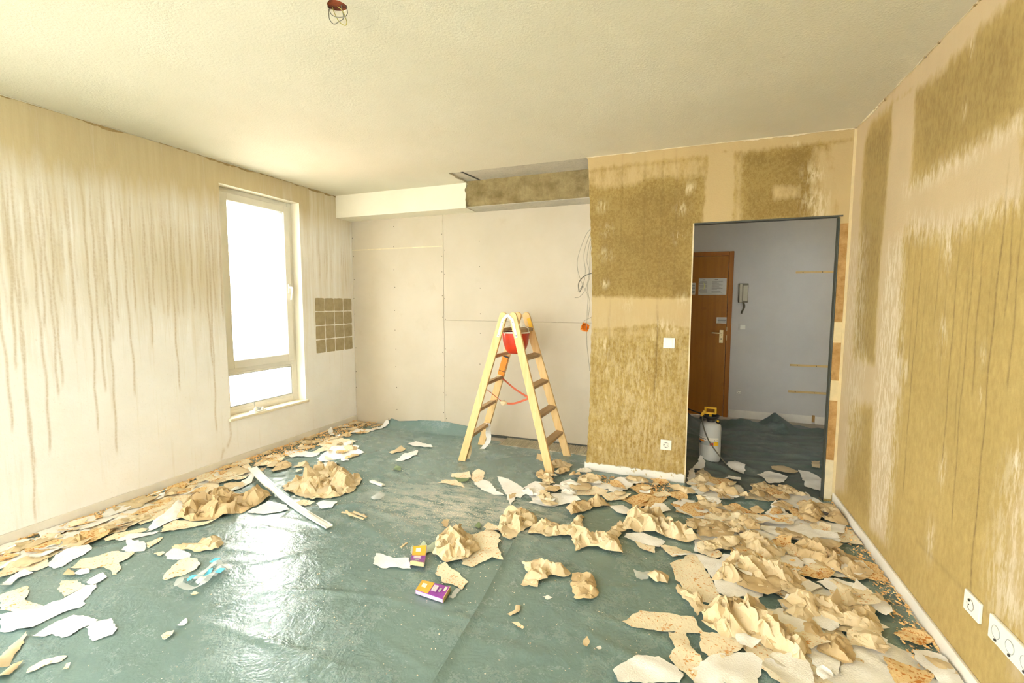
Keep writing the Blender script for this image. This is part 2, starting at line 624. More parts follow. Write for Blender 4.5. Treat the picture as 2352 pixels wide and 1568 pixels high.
def sdist(poly, U, V):
    """signed distance (inside positive) to a closed polygon"""
    P = np.array(poly)
    Q = np.roll(P, -1, 0)
    best = np.full(U.shape, 1e9)
    ins = np.zeros(U.shape, bool)
    for (ax, ay), (bx, by) in zip(P, Q):
        dx, dy = bx - ax, by - ay
        t = np.clip(((U - ax) * dx + (V - ay) * dy) / (dx * dx + dy * dy + 1e-12), 0, 1)
        best = np.minimum(best, np.hypot(U - ax - t * dx, V - ay - t * dy))
        if abs(dy) > 1e-9:
            c = ((ay > V) != (by > V)) & (U < (bx - ax) * (V - ay) / dy + ax)
            ins ^= c
    return np.where(ins, best, -best)


def soft(poly, U, V, w):
    return np.clip(0.5 + sdist(poly, U, V) / (2 * w), 0, 1)


def blob(u, v, r, U, V, su=1.0, sv=1.0):
    return np.exp(-(((U - u) / (r * su)) ** 2 + ((V - v) / (r * sv)) ** 2))


def drip(U, V, u, z0, z1, w, s, seed):
    wob = 0.0025 * np.sin(V * 8 + seed) + 0.003 * np.sin(V * 19 + seed * 2.3) + 0.006 * np.sin(V * 2.7 + seed * 1.7)
    m = np.exp(-((U - u - wob) / w) ** 2)
    return s * m * np.clip((V - z0) / 0.05, 0, 1) * np.clip((z1 - V) / 0.35, 0, 1)


def grid_wall(name, us, vs, to3d, mat, mask, dripmask=None, holes=(), flip=False, extra=None):
    us, vs = np.array(us), np.array(vs)
    U, V = np.meshgrid(us, vs, indexing='ij')
    P = to3d(U, V)
    nu, nv = len(us), len(vs)
    verts = P.reshape(-1, 3)
    uc, vc = (us[1:] + us[:-1]) / 2, (vs[1:] + vs[:-1]) / 2
    faces = []
    for i in range(nu - 1):
        for j in range(nv - 1):
            if any(h[0] < uc[i] < h[1] and h[2] < vc[j] < h[3] for h in holes):
                continue
            a, b, c, d = i * nv + j, (i + 1) * nv + j, (i + 1) * nv + j + 1, i * nv + j + 1
            faces.append((a, d, c, b) if flip else (a, b, c, d))
    n = len(verts)
    verts = verts.tolist()
    if extra is not None:
        verts += extra.v
        faces += [tuple(i + n for i in f) for f in extra.f]
    o = obj(name, (verts, faces), mat, origin=(0, 0, 0), fixn=False)
    K = mask(U, V)

    def put(nm, chans):
        at = o.data.color_attributes.new(nm, 'FLOAT_COLOR', 'POINT')
        buf = np.zeros((len(verts), 4))
        buf[:, 3] = 1
        for k, ch in enumerate(chans):
            buf[:n, k] = np.clip(ch.reshape(-1), 0, 1)
        at.data.foreach_set('color', buf.reshape(-1))
    put('mask', K)
    if dripmask is not None:
        put('drip', [dripmask(U, V)])
    return struct(o)


def ax_vals(a, b, step, extra=()):
    n = max(1, int(round((b - a) / step)))
    s = set(np.round(np.linspace(a, b, n + 1), 5)) | set(np.round(extra, 5))
    return sorted(s)


rnd = random.Random(7)

# ------------------------------------------------------------------ left wall with the window
WY0, WY1, WZ0, WZ1 = 2.735, 3.565, 0.398, 2.355


def lw(x, y):
    p = unp(x, y, 0, XL)
    return p[1], p[2]


def left_mask(U, V):
    z0 = np.zeros_like(U)
    edge = 2.02 + 0.10 * np.sin(U * 2.1 + 0.5) + 0.06 * np.sin(U * 6.1) + 0.03 * np.sin(U * 17)
    damp = np.clip(0.5 + (V - edge) / 0.75, 0, 1) * 0.62 + np.clip((V - 2.1) / 0.2, 0, 1) * 0.38
    damp *= np.where(U > 3.7, 0.75, 1.0)
    # stained band above mid height, near the window side
    damp = np.maximum(damp, 0.58 * np.exp(-((V - 1.62) / 0.48) ** 2) * (0.8 + 0.2 * np.sin(U * 3)) * np.where(U > 3.6, 0.7, 1.0))
    d = z0.copy()
    ends = [(27, 995), (42, 855), (85, 1200), (80, 1080), (116, 1043), (107, 758), (133, 914), (146, 890), (172, 738), (180, 786), (228, 993),
            (241, 905), (273, 1043), (262, 788), (273, 745), (309, 914), (312, 720), (349, 798), (358, 712), (387, 733), (414, 900),
            (445, 718), (488, 845), (500, 995), (497, 720), (512, 735)]
    for i, (x, y) in enumerate(ends):
        u, v = lw(x, y)
        d = np.maximum(d, drip(U, V, u, v, 2.28, 0.0062, 0.75, i * 1.7))
    r = random.Random(3)
    for i in range(72):
        u = 1.32 + r.random() * 1.40
        d = np.maximum(d, drip(U, V, u, 1.25 + r.random() * 0.65, 2.12 + r.random() * 0.2, 0.0045 + 0.004 * r.random(), 0.25 + 0.35 * r.random(), i * 2.9))
    for i in range(26):
        u = 3.60 + r.random() * 0.66
        d = np.maximum(d, drip(U, V, u, 1.5 + r.random() * 0.5, 2.2, 0.006 + 0.004 * r.random(), 0.2 + 0.3 * r.random(), i * 2.1))
    # run below the left end of the sill
    for (x0, y0), (x1, y1) in zip([(527, 965), (531, 1000), (524, 1022), (513, 1035)], [(531, 1000), (524, 1022), (513, 1035), (509, 1053)]):
        a, b = lw(x0, y0), lw(x1, y1)
        t = np.clip((V - b[1]) / (a[1] - b[1] + 1e-9), 0, 1)
        m = np.exp(-((U - (b[0] + (a[0] - b[0]) * t)) / 0.010) ** 2) * (V < a[1] + 0.01) * (V > b[1] - 0.01)
        d = np.maximum(d, 0.55 * m)
    return [z0, d, damp]


reveal = MB()
XO = XL - 0.30
for a, b in (((WY0, WZ0), (WY1, WZ0)), ((WY1, WZ0), (WY1, WZ1)), ((WY1, WZ1), (WY0, WZ1)), ((WY0, WZ1), (WY0, WZ0))):
    reveal.add([(XL, a[0], a[1]), (XL, b[0], b[1]), (XO, b[0], b[1]), (XO, a[0], a[1])], [(0, 1, 2, 3)])
wall_left = grid_wall('wall_left', sorted(set(ax_vals(YR, 1.2, 0.4, (-1.3, 0.6))) | set(ax_vals(1.2, YB + 0.02, 0.0052, (WY0, WY1)))),
                      ax_vals(0, ZC + 0.02, 0.03, (WZ0, WZ1, 0.12)), lambda U, V: np.stack([np.full_like(U, XL), U, V], -1),
                      M['left'], left_mask, holes=[(WY0, WY1, WZ0, WZ1), (-1.3, 0.6, 0.12, 2.355)])
rv = obj('window_reveal', reveal, M['soffit'], wall_left, fixn=False)

# squares of old tile adhesive left of the corner
ys = np.linspace(3.722, 4.282, 5)
zs = np.linspace(0.852, 1.436, 5)
r = random.Random(11)
for i in range(4):
    for j in range(4):
        y0, y1, z0, z1 = ys[i], ys[i + 1], zs[j], zs[j + 1]
        cy, cz = (y0 + y1) / 2, (z0 + z1) / 2
        hy, hz = (y1 - y0) / 2 - 0.0035, (z1 - z0) / 2 - 0.0035
        pts = []
        for (ay, az), (by, bz) in (((-1, -1), (1, -1)), ((1, -1), (1, 1)), ((1, 1), (-1, 1)), ((-1, 1), (-1, -1))):
            for t_k in (0.04, 0.3, 0.5, 0.7, 0.96):
                j_ = 1 - 0.045 * r.random() - (0.02 if t_k in (0.04, 0.96) else 0)
                pts.append((XL + 0.0005, cy + hy * (ay + (by - ay) * t_k) * j_, cz + hz * (az + (bz - az) * t_k) * j_))
        obj('adhesive_square', MB().prism(pts, (0.0015 + 0.002 * r.random(), 0, 0)), M['adhesive'], wall_left)


# ragged joint between wall and ceiling
def torn(name, p0, p1, nrm, hmin, hmax, mat, parent, th=0.003, step=0.02, seed=1, prob=1.0, down=(0, 0, -1)):
    r = random.Random(seed)
    p0, p1, nrm, dn = Vector(p0), Vector(p1), Vector(nrm), Vector(down)
    n = max(2, int((p1 - p0).length / step))
    mb = MB()
    h = 0.5
    top, bot = [], []
    for i in range(n + 1):
        h = min(1, max(0, h + r.uniform(-0.35, 0.35)))
        p = p0.lerp(p1, i / n)
        hh = hmin + (hmax - hmin) * h * h
        top.append(p)
        bot.append(p + dn * hh)
    for i in range(n):
        if r.random() > prob:
            continue
        q = [top[i], top[i + 1], bot[i + 1], bot[i]]
        mb.add([v + nrm * th for v in q] + [bot[i], bot[i + 1]], [(0, 1, 2, 3), (3, 2, 5, 4)])
    return obj(name, mb, mat, parent, fixn=False)


torn('torn_edge', (XL, 1.2, ZC), (XL, YS, ZC), (1, 0, 0), 0.004, 0.022, M['grime'], wall_left, seed=5)
torn('torn_edge', (XL + 0.0, 1.2, ZC - 0.001), (XL, YS, ZC - 0.001), (0, 0, -1), 0.002, 0.02, M['ceiling'], wall_left, seed=6, down=(1, 0, 0))

# ------------------------------------------------------------------ wall with the doorway
DX0, DX1, DZ = 0.020, 0.926, 1.974


def dw(x, y):
    p = unp(x, y, 1, YD)
    return p[0], p[2]


def door_mask(U, V):
    P = lambda pts: [dw(*q) for q in pts]
    pale = np.zeros_like(U)
    add = lambda pts, w, s: np.maximum(pale, s * soft(P(pts), U, V, w))
    pale = add([(1330, 355), (1970, 285), (1970, 318), (1905, 325), (1800, 338), (1690, 350), (1625, 358), (1507, 370), (1330, 396)], 0.035, 1.0)
    pale = add([(1628, 350), (1688, 345), (1684, 515), (1612, 520), (1622, 420)], 0.02, 1.0)
    pale = add([(1688, 345), (1712, 342), (1705, 515), (1684, 515)], 0.03, 0.55)
    pale = add([(1330, 392), (1507, 372), (1623, 363), (1623, 405), (1560, 412), (1500, 410), (1440, 432), (1330, 428)], 0.035, 0.62)
    pale = add([(1330, 680), (1420, 682), (1500, 685), (1610, 684), (1610, 752), (1500, 745), (1430, 752), (1330, 757)], 0.025, 1.0)
    pale = add([(1330, 750), (1610, 750), (1610, 775), (1330, 785)], 0.05, 0.5)
    pale = add([(1868, 340), (1975, 325), (1975, 520), (1862, 505), (1865, 420)], 0.045, 0.75)
    pale = add([(1770, 425), (1840, 422), (1845, 455), (1775, 460)], 0.03, 0.6)
    pale = add([(1905, 330), (1975, 320), (1975, 520), (1925, 520), (1915, 420)], 0.03, 1.0)
    white = np.zeros_like(U)
    for x, y, r_, s in [(1515, 748, .05, 1), (1540, 752, .05, 1), (1500, 775, .03, .8), (1390, 792, .06, .9), (1375, 790, .04, .9), (1387, 915, .03, .9),
                        (1386, 968, .03, .9), (1381, 1026, .03, 1), (1384, 474, .04, .7), (1393, 528, .04, .8), (1583, 432, .04, .8), (1566, 478, .04, .8),
                        (1560, 545, .04, .8), (1387, 652, .03, .9), (1560, 755, .03, .8), (1830, 330, .02, .8), (1440, 700, .05, .5), (1570, 690, .05, .5),
                        (1390, 585, .05, .6), (1395, 850, .05, .6), (1555, 1060, .02, .8), (1500, 1065, .02, .8), (1870, 400, .06, .9), (1875, 460, .08, .9), (1880, 490, .05, .9)]:
        u, v = dw(x, y)
        white = np.maximum(white, s * blob(u, v, r_, U, V))
    white = np.maximum(white, 0.45 * soft(P([(1350, 780), (1590, 770), (1580, 1100), (1345, 1075)]), U, V, 0.3))
    tone = soft(P([(1355, 428), (1440, 432), (1500, 412), (1620, 408), (1612, 510), (1600, 690), (1355, 690)]), U, V, 0.10)
    tone = np.maximum(tone, soft(P([(1705, 350), (1868, 340), (1866, 500), (1705, 510)]), U, V, 0.05))
    return [pale, white, tone]


def door_drip(U, V):
    d = np.zeros_like(U)
    for x, y0, y1, s in [(1507, 775, 915, .9), (1396, 770, 835, .5), (1394, 560, 690, .3), (1520, 420, 690, .4), (1480, 430, 600, .35), (1430, 430, 640, .35), (1555, 420, 690, .4)]:
        u, v0 = dw(x, y0)
        _, v1 = dw(x, y1)
        d = np.maximum(d, drip(U, V, u, v1, v0 + 0.35, 0.007, s, x))
    return d


EZ = [0, .124, .54, 1.29, 1.62, 2.446, 2.56]
EX = [-.757, -.751, -.735, -.73, -.732, -.773, -.790]


def door3d(U, V):
    e = np.interp(V, EZ, EX) + 0.003 * np.sin(V * 61) * np.sin(V * 23 + 1)
    X = np.where(U < -0.5, -0.5 + (U + 0.5) * (e + 0.5) / (-0.25), U)
    return np.stack([X, np.full_like(X, YD), V], -1)


core = MB()
core.box(-0.725, DX0, YD + 0.004, YD + 0.055, 0, ZC)
core.box(DX0, DX1, YD + 0.004, YD + 0.055, DZ, ZC)
core.box(DX1, XR, YD + 0.004, YD + 0.055, 0, ZC)
wall_doorway = grid_wall('wall_doorway', ax_vals(-0.75, XR, 0.010, (DX0, DX1, -0.5)), ax_vals(0, ZC + 0.02, 0.012, (DZ,)), door3d,
                         M['doorwall'], door_mask, door_drip, holes=[(DX0, DX1, -1, DZ)], extra=core)
torn('torn_edge', (-0.79, YD, ZC), (XR, YD, ZC), (0, -1, 0), 0.003, 0.016, M['torn'], wall_doorway, seed=9, step=0.016, th=0.006)
obj('door_head_profile', MB().box(DX0, DX1 + 0.02, YD - 0.004, YD + 0.055, DZ - 0.008, DZ + 0.002), M['profile'], wall_doorway)
obj('door_side_profile', MB().box(DX1 - 0.002, DX1 + 0.005, YD - 0.004, YD + 0.055, 0.0, DZ - 0.012), M['profile'], wall_doorway, bevel=0.002)
obj('door_edge_bead', MB().box(DX0 - 0.008, DX0 + 0.001, YD - 0.003, YD + 0.03, 0.0, DZ), M['torn'], wall_doorway)
for z0, z1, m in ((0.02, 0.30, 'torn'), (0.30, 0.72, 'jamb'), (0.72, 0.86, 'caulk'), (0.86, 1.12, 'jamb'), (1.12, 1.26, 'caulk'), (1.26, 1.92, 'jamb')):
    obj('jamb_patch', MB().box(DX1 + 0.006, DX1 + 0.052, YD - 0.003, YD + 0.002, z0, z1), M[m], wall_doorway)
obj('corner_bead', MB().box(XR - 0.016, XR + 0.002, YD - 0.006, YD + 0.002, 0.05, ZC), M['caulk'], wall_doorway)


# ------------------------------------------------------------------ right wall
def rw(x, y):
    p = unp(x, y, 0, XR)
    return p[1], p[2]


def right_mask(U, V):
    P = lambda pts: [rw(*q) for q in pts]
    pale = np.zeros_like(U)

    def add(pts, w, s):
        return np.maximum(pale, s * soft(P(pts), U, V, w))
    pale = add([(1960, 300), (2352, -120), (2352, -30), (2300, 20), (2250, 68), (2160, 168), (2105, 205), (2050, 238), (2000, 282), (1985, 330), (1978, 450), (1950, 460)], 0.05, 1.0)
    pale = add([(2050, 235), (2102, 195), (2100, 300), (2090, 420), (2070, 560), (2064, 760), (2060, 860), (2050, 1000), (2032, 1250), (1998, 1210), (2004, 1000), (2010, 800),
                (2022, 600), (2040, 400), (2048, 300)], 0.035, 1.0)
    pale = add([(1960, 290), (1986, 305), (1974, 560), (1958, 800), (1948, 1000), (1942, 1130), (1915, 1130), (1935, 790), (1950, 500)], 0.06, 0.95)
    pale = add([(2060, 445), (2100, 428), (2160, 392), (2220, 350), (2352, 265), (2352, 455), (2290, 470), (2230, 500), (2190, 525), (2130, 530), (2090, 510), (2060, 560)], 0.05, 1.0)
    pale = add([(1935, 815), (2005, 835), (2070, 820), (2066, 905), (2000, 930), (1935, 925)], 0.05, 0.95)
    pale = add([(2360, 1060), (2325, 1150), (2300, 1250), (2285, 1340), (2290, 1400), (2360, 1470)], 0.08, 0.65)
    pale = add([(2320, 1480), (2360, 1520), (2360, 1600), (2310, 1560)], 0.05, 0.6)
    white = np.zeros_like(U)

    def addw(pts, w, s):
        return np.maximum(white, s * soft(P(pts), U, V, w))
    white = addw([(2090, 500), (2180, 505), (2260, 480), (2352, 440), (2352, 470), (2270, 500), (2190, 540), (2120, 545), (2085, 540)], 0.06, 0.9)
    white = addw([(2040, 560), (2075, 540), (2072, 800), (2060, 1000), (2040, 1240), (2000, 1200), (2010, 900), (2025, 700)], 0.06, 0.9)
    white = addw([(2075, 425), (2200, 355), (2352, 265), (2352, 290), (2220, 375), (2080, 450)], 0.04, 0.8)
    white = addw([(2330, 1080), (2352, 1060), (2352, 1480), (2300, 1420), (2280, 1340), (2300, 1230)], 0.1, 0.9)
    white = addw([(1945, 560), (1990, 540), (1975, 1000), (1940, 1100), (1945, 800)], 0.1, 0.55)
    for x, y, r_, s in [(2165, 770, .06, .8), (2165, 1080, .05, .9), (2137, 1240, .06, .9), (2178, 560, .08, 1), (2233, 105, .03, 1), (2215, 250, .03, .6), (2258, 815, .03, .8),
                        (2252, 908, .02, .8), (2335, 1060, .05, 1), (2080, 850, .05, .8), (1985, 840, .07, .9)]:
        u, v = rw(x, y)
        white = np.maximum(white, s * blob(u, v, r_, U, V, 0.5, 1.2))
    tone = soft(P([(2105, 215), (2250, 75), (2352, -20), (2352, 260), (2220, 345), (2110, 410)]), U, V, 0.08)
    tone = np.maximum(tone, soft(P([(1990, 320), (2045, 270), (2040, 420), (2012, 700), (2000, 820), (1965, 810), (1978, 560)]), U, V, 0.05))
    tone = np.maximum(tone, 0.5 * soft(P([(1965, 950), (2000, 940), (1992, 1190), (1950, 1120)]), U, V, 0.05))
    return [pale, white, tone]


def right_drip(U, V):
    d = np.zeros_like(U)
    for i, (x0, y0, x1, y1, s) in enumerate([(545, 250, 470, 1700, .8), (520, 330, 480, 1000, .6), (480, 330, 440, 980, .6), (660, 330, 640, 680, .7), (780, 250, 690, 1500, .85), (870, 250, 750, 1900, .8),
                                             (860, 180, 830, 600, .6), (935, 250, 860, 1100, .8), (1020, 0, 890, 2300, 1.), (1110, 130, 1045, 650, .8), (1165, 250, 1070, 1070, .9),
                                             (600, 300, 560, 900, .4), (700, 400, 680, 1000, .5), (820, 400, 770, 1400, .5), (300, 330, 280, 900, .3), (980, 300, 940, 900, .4)]):
        u, v0 = rw(1900 + x0 / 2.613, 500 + y0 / 2.613)
        u1, v1 = rw(1900 + x1 / 2.613, 500 + y1 / 2.613)
        d = np.maximum(d, drip(U, V, (u + u1) / 2, v1, v0 + 0.25, 0.0042, s, i * 1.3))
    # thin scratch down to the sockets
    a, b = rw(2102, 1237), rw(2352, 1500)
    t = np.clip((a[0] - U) / (a[0] - b[0]), 0, 1)
    d = np.maximum(d, 0.28 * np.exp(-((V - (a[1] + (b[1] - a[1]) * t)) / 0.006) ** 2) * (U < a[0]))
    return d


wall_right = grid_wall('wall_right', sorted(set(ax_vals(YR, 1.6, 0.4)) | set(ax_vals(1.6, YD + 0.02, 0.0055))), ax_vals(0, ZC + 0.02, 0.018),
                       lambda U, V: np.stack([np.full_like(U, XR), U, V], -1), M['right'], right_mask, right_drip, flip=True)
torn('torn_edge', (XR, 1.6, ZC), (XR, YD, ZC), (-1, 0, 0), 0.002, 0.012, M['torn'], wall_right, seed=14, step=0.016, th=0.006)
torn('torn_edge', (XR, 1.6, ZC), (XR, YD, ZC), (-1, 0, 0), 0.004, 0.016, M['grime'], wall_right, seed=15, step=0.016, th=0.007, prob=0.16)

# ------------------------------------------------------------------ back wall: screwed plasterboard sheets
XN = -0.55
wall_back = struct(obj('wall_back', MB().box(XL, XN, YB + 0.013, YB + 0.06, 0, ZC), M['drywall']))
boards = [(XL + 0.002, -2.4225, 1.9775, ZS + 0.03), (XL + 0.002, -2.4225, 0.0, 1.9745), (-2.4195, XN, 1.2005, ZS + 0.03), (-2.4195, XN, 0.0, 1.1975)]
bo = [obj('plasterboard_sheet', MB().box(a, b, YB, YB + 0.013, c, d), M['drywall'], wall_back, bevel=0.0015) for a, b, c, d in boards]
obj('seam_filler', MB().box(XL + 0.004, -2.43, YB - 0.001, YB + 0.002, 1.9705, 1.9815), M['torn'], wall_back)
scr = None
r = random.Random(4)
sm = MB().lathe((0, 0, 0), [(0.0001, 0.0008), (0.0045, 0.0008), (0.0045, -0.001)], 8)
sm.v = [(x, -z, y) for x, y, z in sm.v]
for x, z0, z1, dz in ((-3.585, .2, 2.25, .21), (-3.035, .2, 2.25, .22), (-2.435, .2, 2.27, .21), (-2.405, .15, 2.2, .26), (-2.0, .3, 2.2, .245)):
    z = z0
    while z < z1:
        zz = z + r.uniform(-.04, .04)
        xx = x + r.uniform(-.006, .006)
        k = [i for i, (a, b, c, d) in enumerate(boards) if a - .01 <= xx <= b + .01 and c <= zz <= d]
        if k:
            par = bo[k[0]]
            if scr is None:
                scr = obj('screw', MB().add([(p[0] + xx, p[1] + YB - 0.0006, p[2] + zz) for p in sm.v], sm.f), M['screw'], par, fixn=False)
                base = (xx, zz)
            else:
                linked('screw', scr, (0, 0, 0), par).location = Vector((xx - base[0], 0, zz - base[1])) + (wloc(scr.parent) - wloc(par))
        z += dz

# ------------------------------------------------------------------ ceiling with lamp hole and broken-out strip
LX, LY = -1.309, 1.522
r = random.Random(21)
lamp_hole = [(LX + (0.036 + 0.006 * r.random()) * math.cos(a), LY + (0.034 + 0.007 * r.random()) * math.sin(a)) for a in np.linspace(0, 2 * math.pi, 20)[:-1]]
brk = []
for x in np.arange(-2.032, -0.70, 0.04):
    brk.append((x, YD + 0.004 + 0.008 * r.random()))
brk += [(-0.66, YD + 0.01), (-0.66, 4.13), (-2.03, 4.13), (-2.035 + .01, 3.98), (-2.045, 3.9), (-2.03, 3.82)]


def cdt_face(outer, holes, z):
    pts, edges = [], []
    for loop in [outer] + holes:
        n = len(pts)
        pts += [Vector(p) for p in loop]
        edges += [(n + i, n + (i + 1) % len(loop)) for i in range(len(loop))]
    v, e, f, _, _, _ = delaunay_2d_cdt(pts, edges, [], 0, 1e-6)
    v = np.array([tuple(p) for p in v])
    out = []
    for t in f:
        c = v[list(t)].mean(0)
        U, V = np.array([c[0]]), np.array([c[1]])
        if sdist(outer, U, V)[0] > 0 and all(sdist(h, U, V)[0] < 0 for h in holes):
            out.append(tuple(reversed(t)))
    mb = MB()
    mb.add([(p[0], p[1], z) for p in v], out)
    for h in holes:
        n = len(h)
        mb.add([(p[0], p[1], z) for p in h] + [(p[0], p[1], z + 0.02) for p in h], [(i, (i + 1) % n, n + (i + 1) % n, n + i) for i in range(n)])
    return mb


ceiling = struct(obj('ceiling', cdt_face([(XL - .02, YR - .02), (XR + .02, YR - .02), (XR + .02, 4.16), (XL - .02, 4.16)], [lamp_hole, brk], ZC), M['ceiling'], origin=(0, 0, 0), fixn=False))
obj('ceiling_box', MB().lathe((LX, LY, ZC + 0.004), [(0.05, 0.0), (0.05, 0.07), (0.0001, 0.072)], 20), M['brownhole'], ceiling)
obj('concrete_slab', MB().box(-2.2, XN, 3.6, YB, ZC + 0.016, ZC + 0.10), M['slab'], ceiling)
obj('slab_joint', MB().bar((-1.93, 3.72, ZC + 0.015), (-1.885, 4.12, ZC + 0.015), (1, 0, 0), 0.018, 0.006), M['ink'], ceiling)
obj('roof_slab', MB().box(XL - .3, XR + .3, YR - .3, YH + .3, ZC + 0.11, ZC + 0.3), M['slab'], ceiling)

# soffit: plastered length and the bared concrete beam
r = random.Random(2)
edge = [(-2.034, ZC)] + [(-2.045 + 0.016 * r.random(), z) for z in np.linspace(ZC - .02, ZS + .02, 11)] + [(-2.035, ZS)]
poly = [(XL, YS, ZS), (XL, YS, ZC)] + [(x, YS, z) for x, z in edge]
soffit = struct(obj('trim_soffit', MB().prism(poly, (0, YB - YS, 0)), M['soffit']))
beam = struct(obj('trim_beam', MB().prism([(-2.06, YS + .014, ZC + .016), (-2.06, YS + .014, 2.322), (-2.06, YS + .03, 2.312), (-2.06, YB, 2.304), (-2.06, YB, ZC + .016)], (2.06 + XN, 0, 0)), M['concrete']))
obj('beam_underside', MB().prism([(-2.03, YS + .03, 2.311), (-2.03, YB - .001, 2.303), (-2.03, YB - .001, 2.298), (-2.03, YS + .03, 2.306)], (2.03 + XN, 0, 0)), M['slab'], beam)
torn('torn_edge', (-2.034, YS, ZC), (-2.034, YB, ZS + .005), (0, 0, -1), 0.01, 0.03, M['torn'], soffit, seed=3, down=(1, 0, 0))

# ------------------------------------------------------------------ floor, rear wall, hallway shell
floor = struct(obj('floor', MB().box(XL - .02, 1.8, YR - .02, YH + .02, -0.05, -0.004), M['floor']))
ry0, rx0, rx1, rz0, rz1 = YR, -2.75, -0.25, 0.06, 2.35
mb = MB()
mb.box(XL - .02, rx0, YR - .1, YR, 0, ZC).box(rx1, XR + .02, YR - .1, YR, 0, ZC).box(rx0, rx1, YR - .1, YR, 0, rz0).box(rx0, rx1, YR - .1, YR, rz1, ZC)
wall_rear = struct(obj('wall_rear', mb, M['soffit']))
w2 = struct(thing('added_rear_window', (-1.1, YR, 0), None, None))  # unseen window added in the rear wall to brighten the room
mb = MB()
for x in np.linspace(rx0 + .03, rx1 - .03, 4):
    mb.box(x - .035, x + .035, YR - .09, YR - .02, rz0, rz1)
mb.box(rx0, rx1, YR - .09, YR - .02, rz0, rz0 + .07).box(rx0, rx1, YR - .09, YR - .02, rz1 - .07, rz1)
obj('frame', mb, M['pvc'], w2)
obj('pane', MB().box(rx0, rx1, YR - .06, YR - .054, rz0, rz1), M['glass'], w2)
w2['label'] = 'wide unseen window added behind the camera to light the room'

w3 = struct(thing('added_left_window', (XL, -.35, .12), None, None))  # added out of view for more daylight on ceiling and right wall
mb = MB()
for y in (-1.27, -.35, .57):
    mb.box(XL - .16, XL - .09, y - .035, y + .035, .12, 2.355)
mb.box(XL - .16, XL - .09, -1.3, .6, .12, .19).box(XL - .16, XL - .09, -1.3, .6, 2.285, 2.355)
obj('frame', mb, M['pvc'], w3)
obj('pane', MB().box(XL - .13, XL - .124, -1.3, .6, .12, 2.355), M['glass'], w3)
w3['label'] = 'unseen white window added in the left wall to light the room'

wall_hall_far = struct(obj('wall_hall_far', MB().box(XN - .1, 1.8, YH, YH + .1, 0, ZC), M['hallwall']))
wall_hall_left = struct(obj('wall_hall_left', MB().box(XN - .06, XN, YD + .055, YH, 0, ZC), M['hallwall']))
wall_hall_right = struct(obj('wall_hall_right', MB().box(1.75, 1.85, YD + .02, YH, 0, ZC), M['hallwall']))
ny0, ny1, nx0, nx1, nz0, nz1 = YD + .02, YD + .055, 1.15, 1.65, 1.15, 1.95
wall_hall_near = struct(obj('wall_hall_near', MB().box(XR, nx0, ny0, ny1, 0, ZC).box(nx1, 1.75, ny0, ny1, 0, ZC).box(nx0, nx1, ny0, ny1, 0, nz0).box(nx0, nx1, ny0, ny1, nz1, ZC), M['hallwall']))
w4 = struct(thing('added_hall_window', (1.4, ny0, nz0), 'small unseen window added to light the hallway', None))  # added out of view because the hall was too dark
obj('frame', MB().box(nx0, nx0 + .04, ny0, ny1, nz0, nz1).box(nx1 - .04, nx1, ny0, ny1, nz0, nz1).box(nx0 + .04, nx1 - .04, ny0, ny1, nz0, nz0 + .04).box(nx0 + .04, nx1 - .04, ny0, ny1, nz1 - .04, nz1), M['pvc'], w4)
obj('pane', MB().box(nx0 + .03, nx1 - .03, ny0 + .015, ny0 + .02, nz0 + .03, nz1 - .03), M['glass'], w4)
ceiling_hall = struct(obj('ceiling_hall', MB().box(XN - .1, 1.85, YD + .055, YH + .1, ZC, ZC + .1), M['soffit']))

# baseboards
struct(obj('baseboard_left', MB().box(XL, XL + 0.012, 0.4, YB - 0.002, 0.0, ZB), M['base'], bevel=0.003))
struct(obj('baseboard_right', MB().box(XR - 0.013, XR, YR + .1, YD - 0.002, 0.0, ZB), M['base'], bevel=0.003))
mb = MB()
r = random.Random(8)
xs = np.arange(-0.766, 0.016, 0.02)
tops = [(x, YD - 0.014, ZB * 0.98 - 0.012 * r.random() ** 2) for x in xs]
mb.prism([(xs[0], YD - 0.014, 0.0)] + tops + [(xs[-1], YD - 0.014, 0.0)], (0, 0.014, 0))
struct(obj('baseboard_doorway', mb, M['base_flake']))
struct(obj('baseboard_hall', MB().box(0.495, 1.37, YH - .014, YH, 0, .092).box(1.40, 1.75, YH - .014, YH, 0, .088), M['base'], bevel=0.003))

# ------------------------------------------------------------------ window in the left wall
W = struct(thing('window_1', (XL - .1, (WY0 + WY1) / 2, WZ0), 'tall white plastic window in the drip-stained wall', None))
FX0, FX1 = XL - 0.165, XL - 0.105


def ring(y0, y1, z0, z1, w, x0, x1):
    w = (w,) * 4 if not isinstance(w, tuple) else w   # left, right, bottom, top
    mb = MB()
    mb.box(x0, x1, y0, y0 + w[0], z0, z1).box(x0, x1, y1 - w[1], y1, z0, z1)
    mb.box(x0, x1, y0 + w[0], y1 - w[1], z0, z0 + w[2]).box(x0, x1, y0 + w[0], y1 - w[1], z1 - w[3], z1)
    return mb


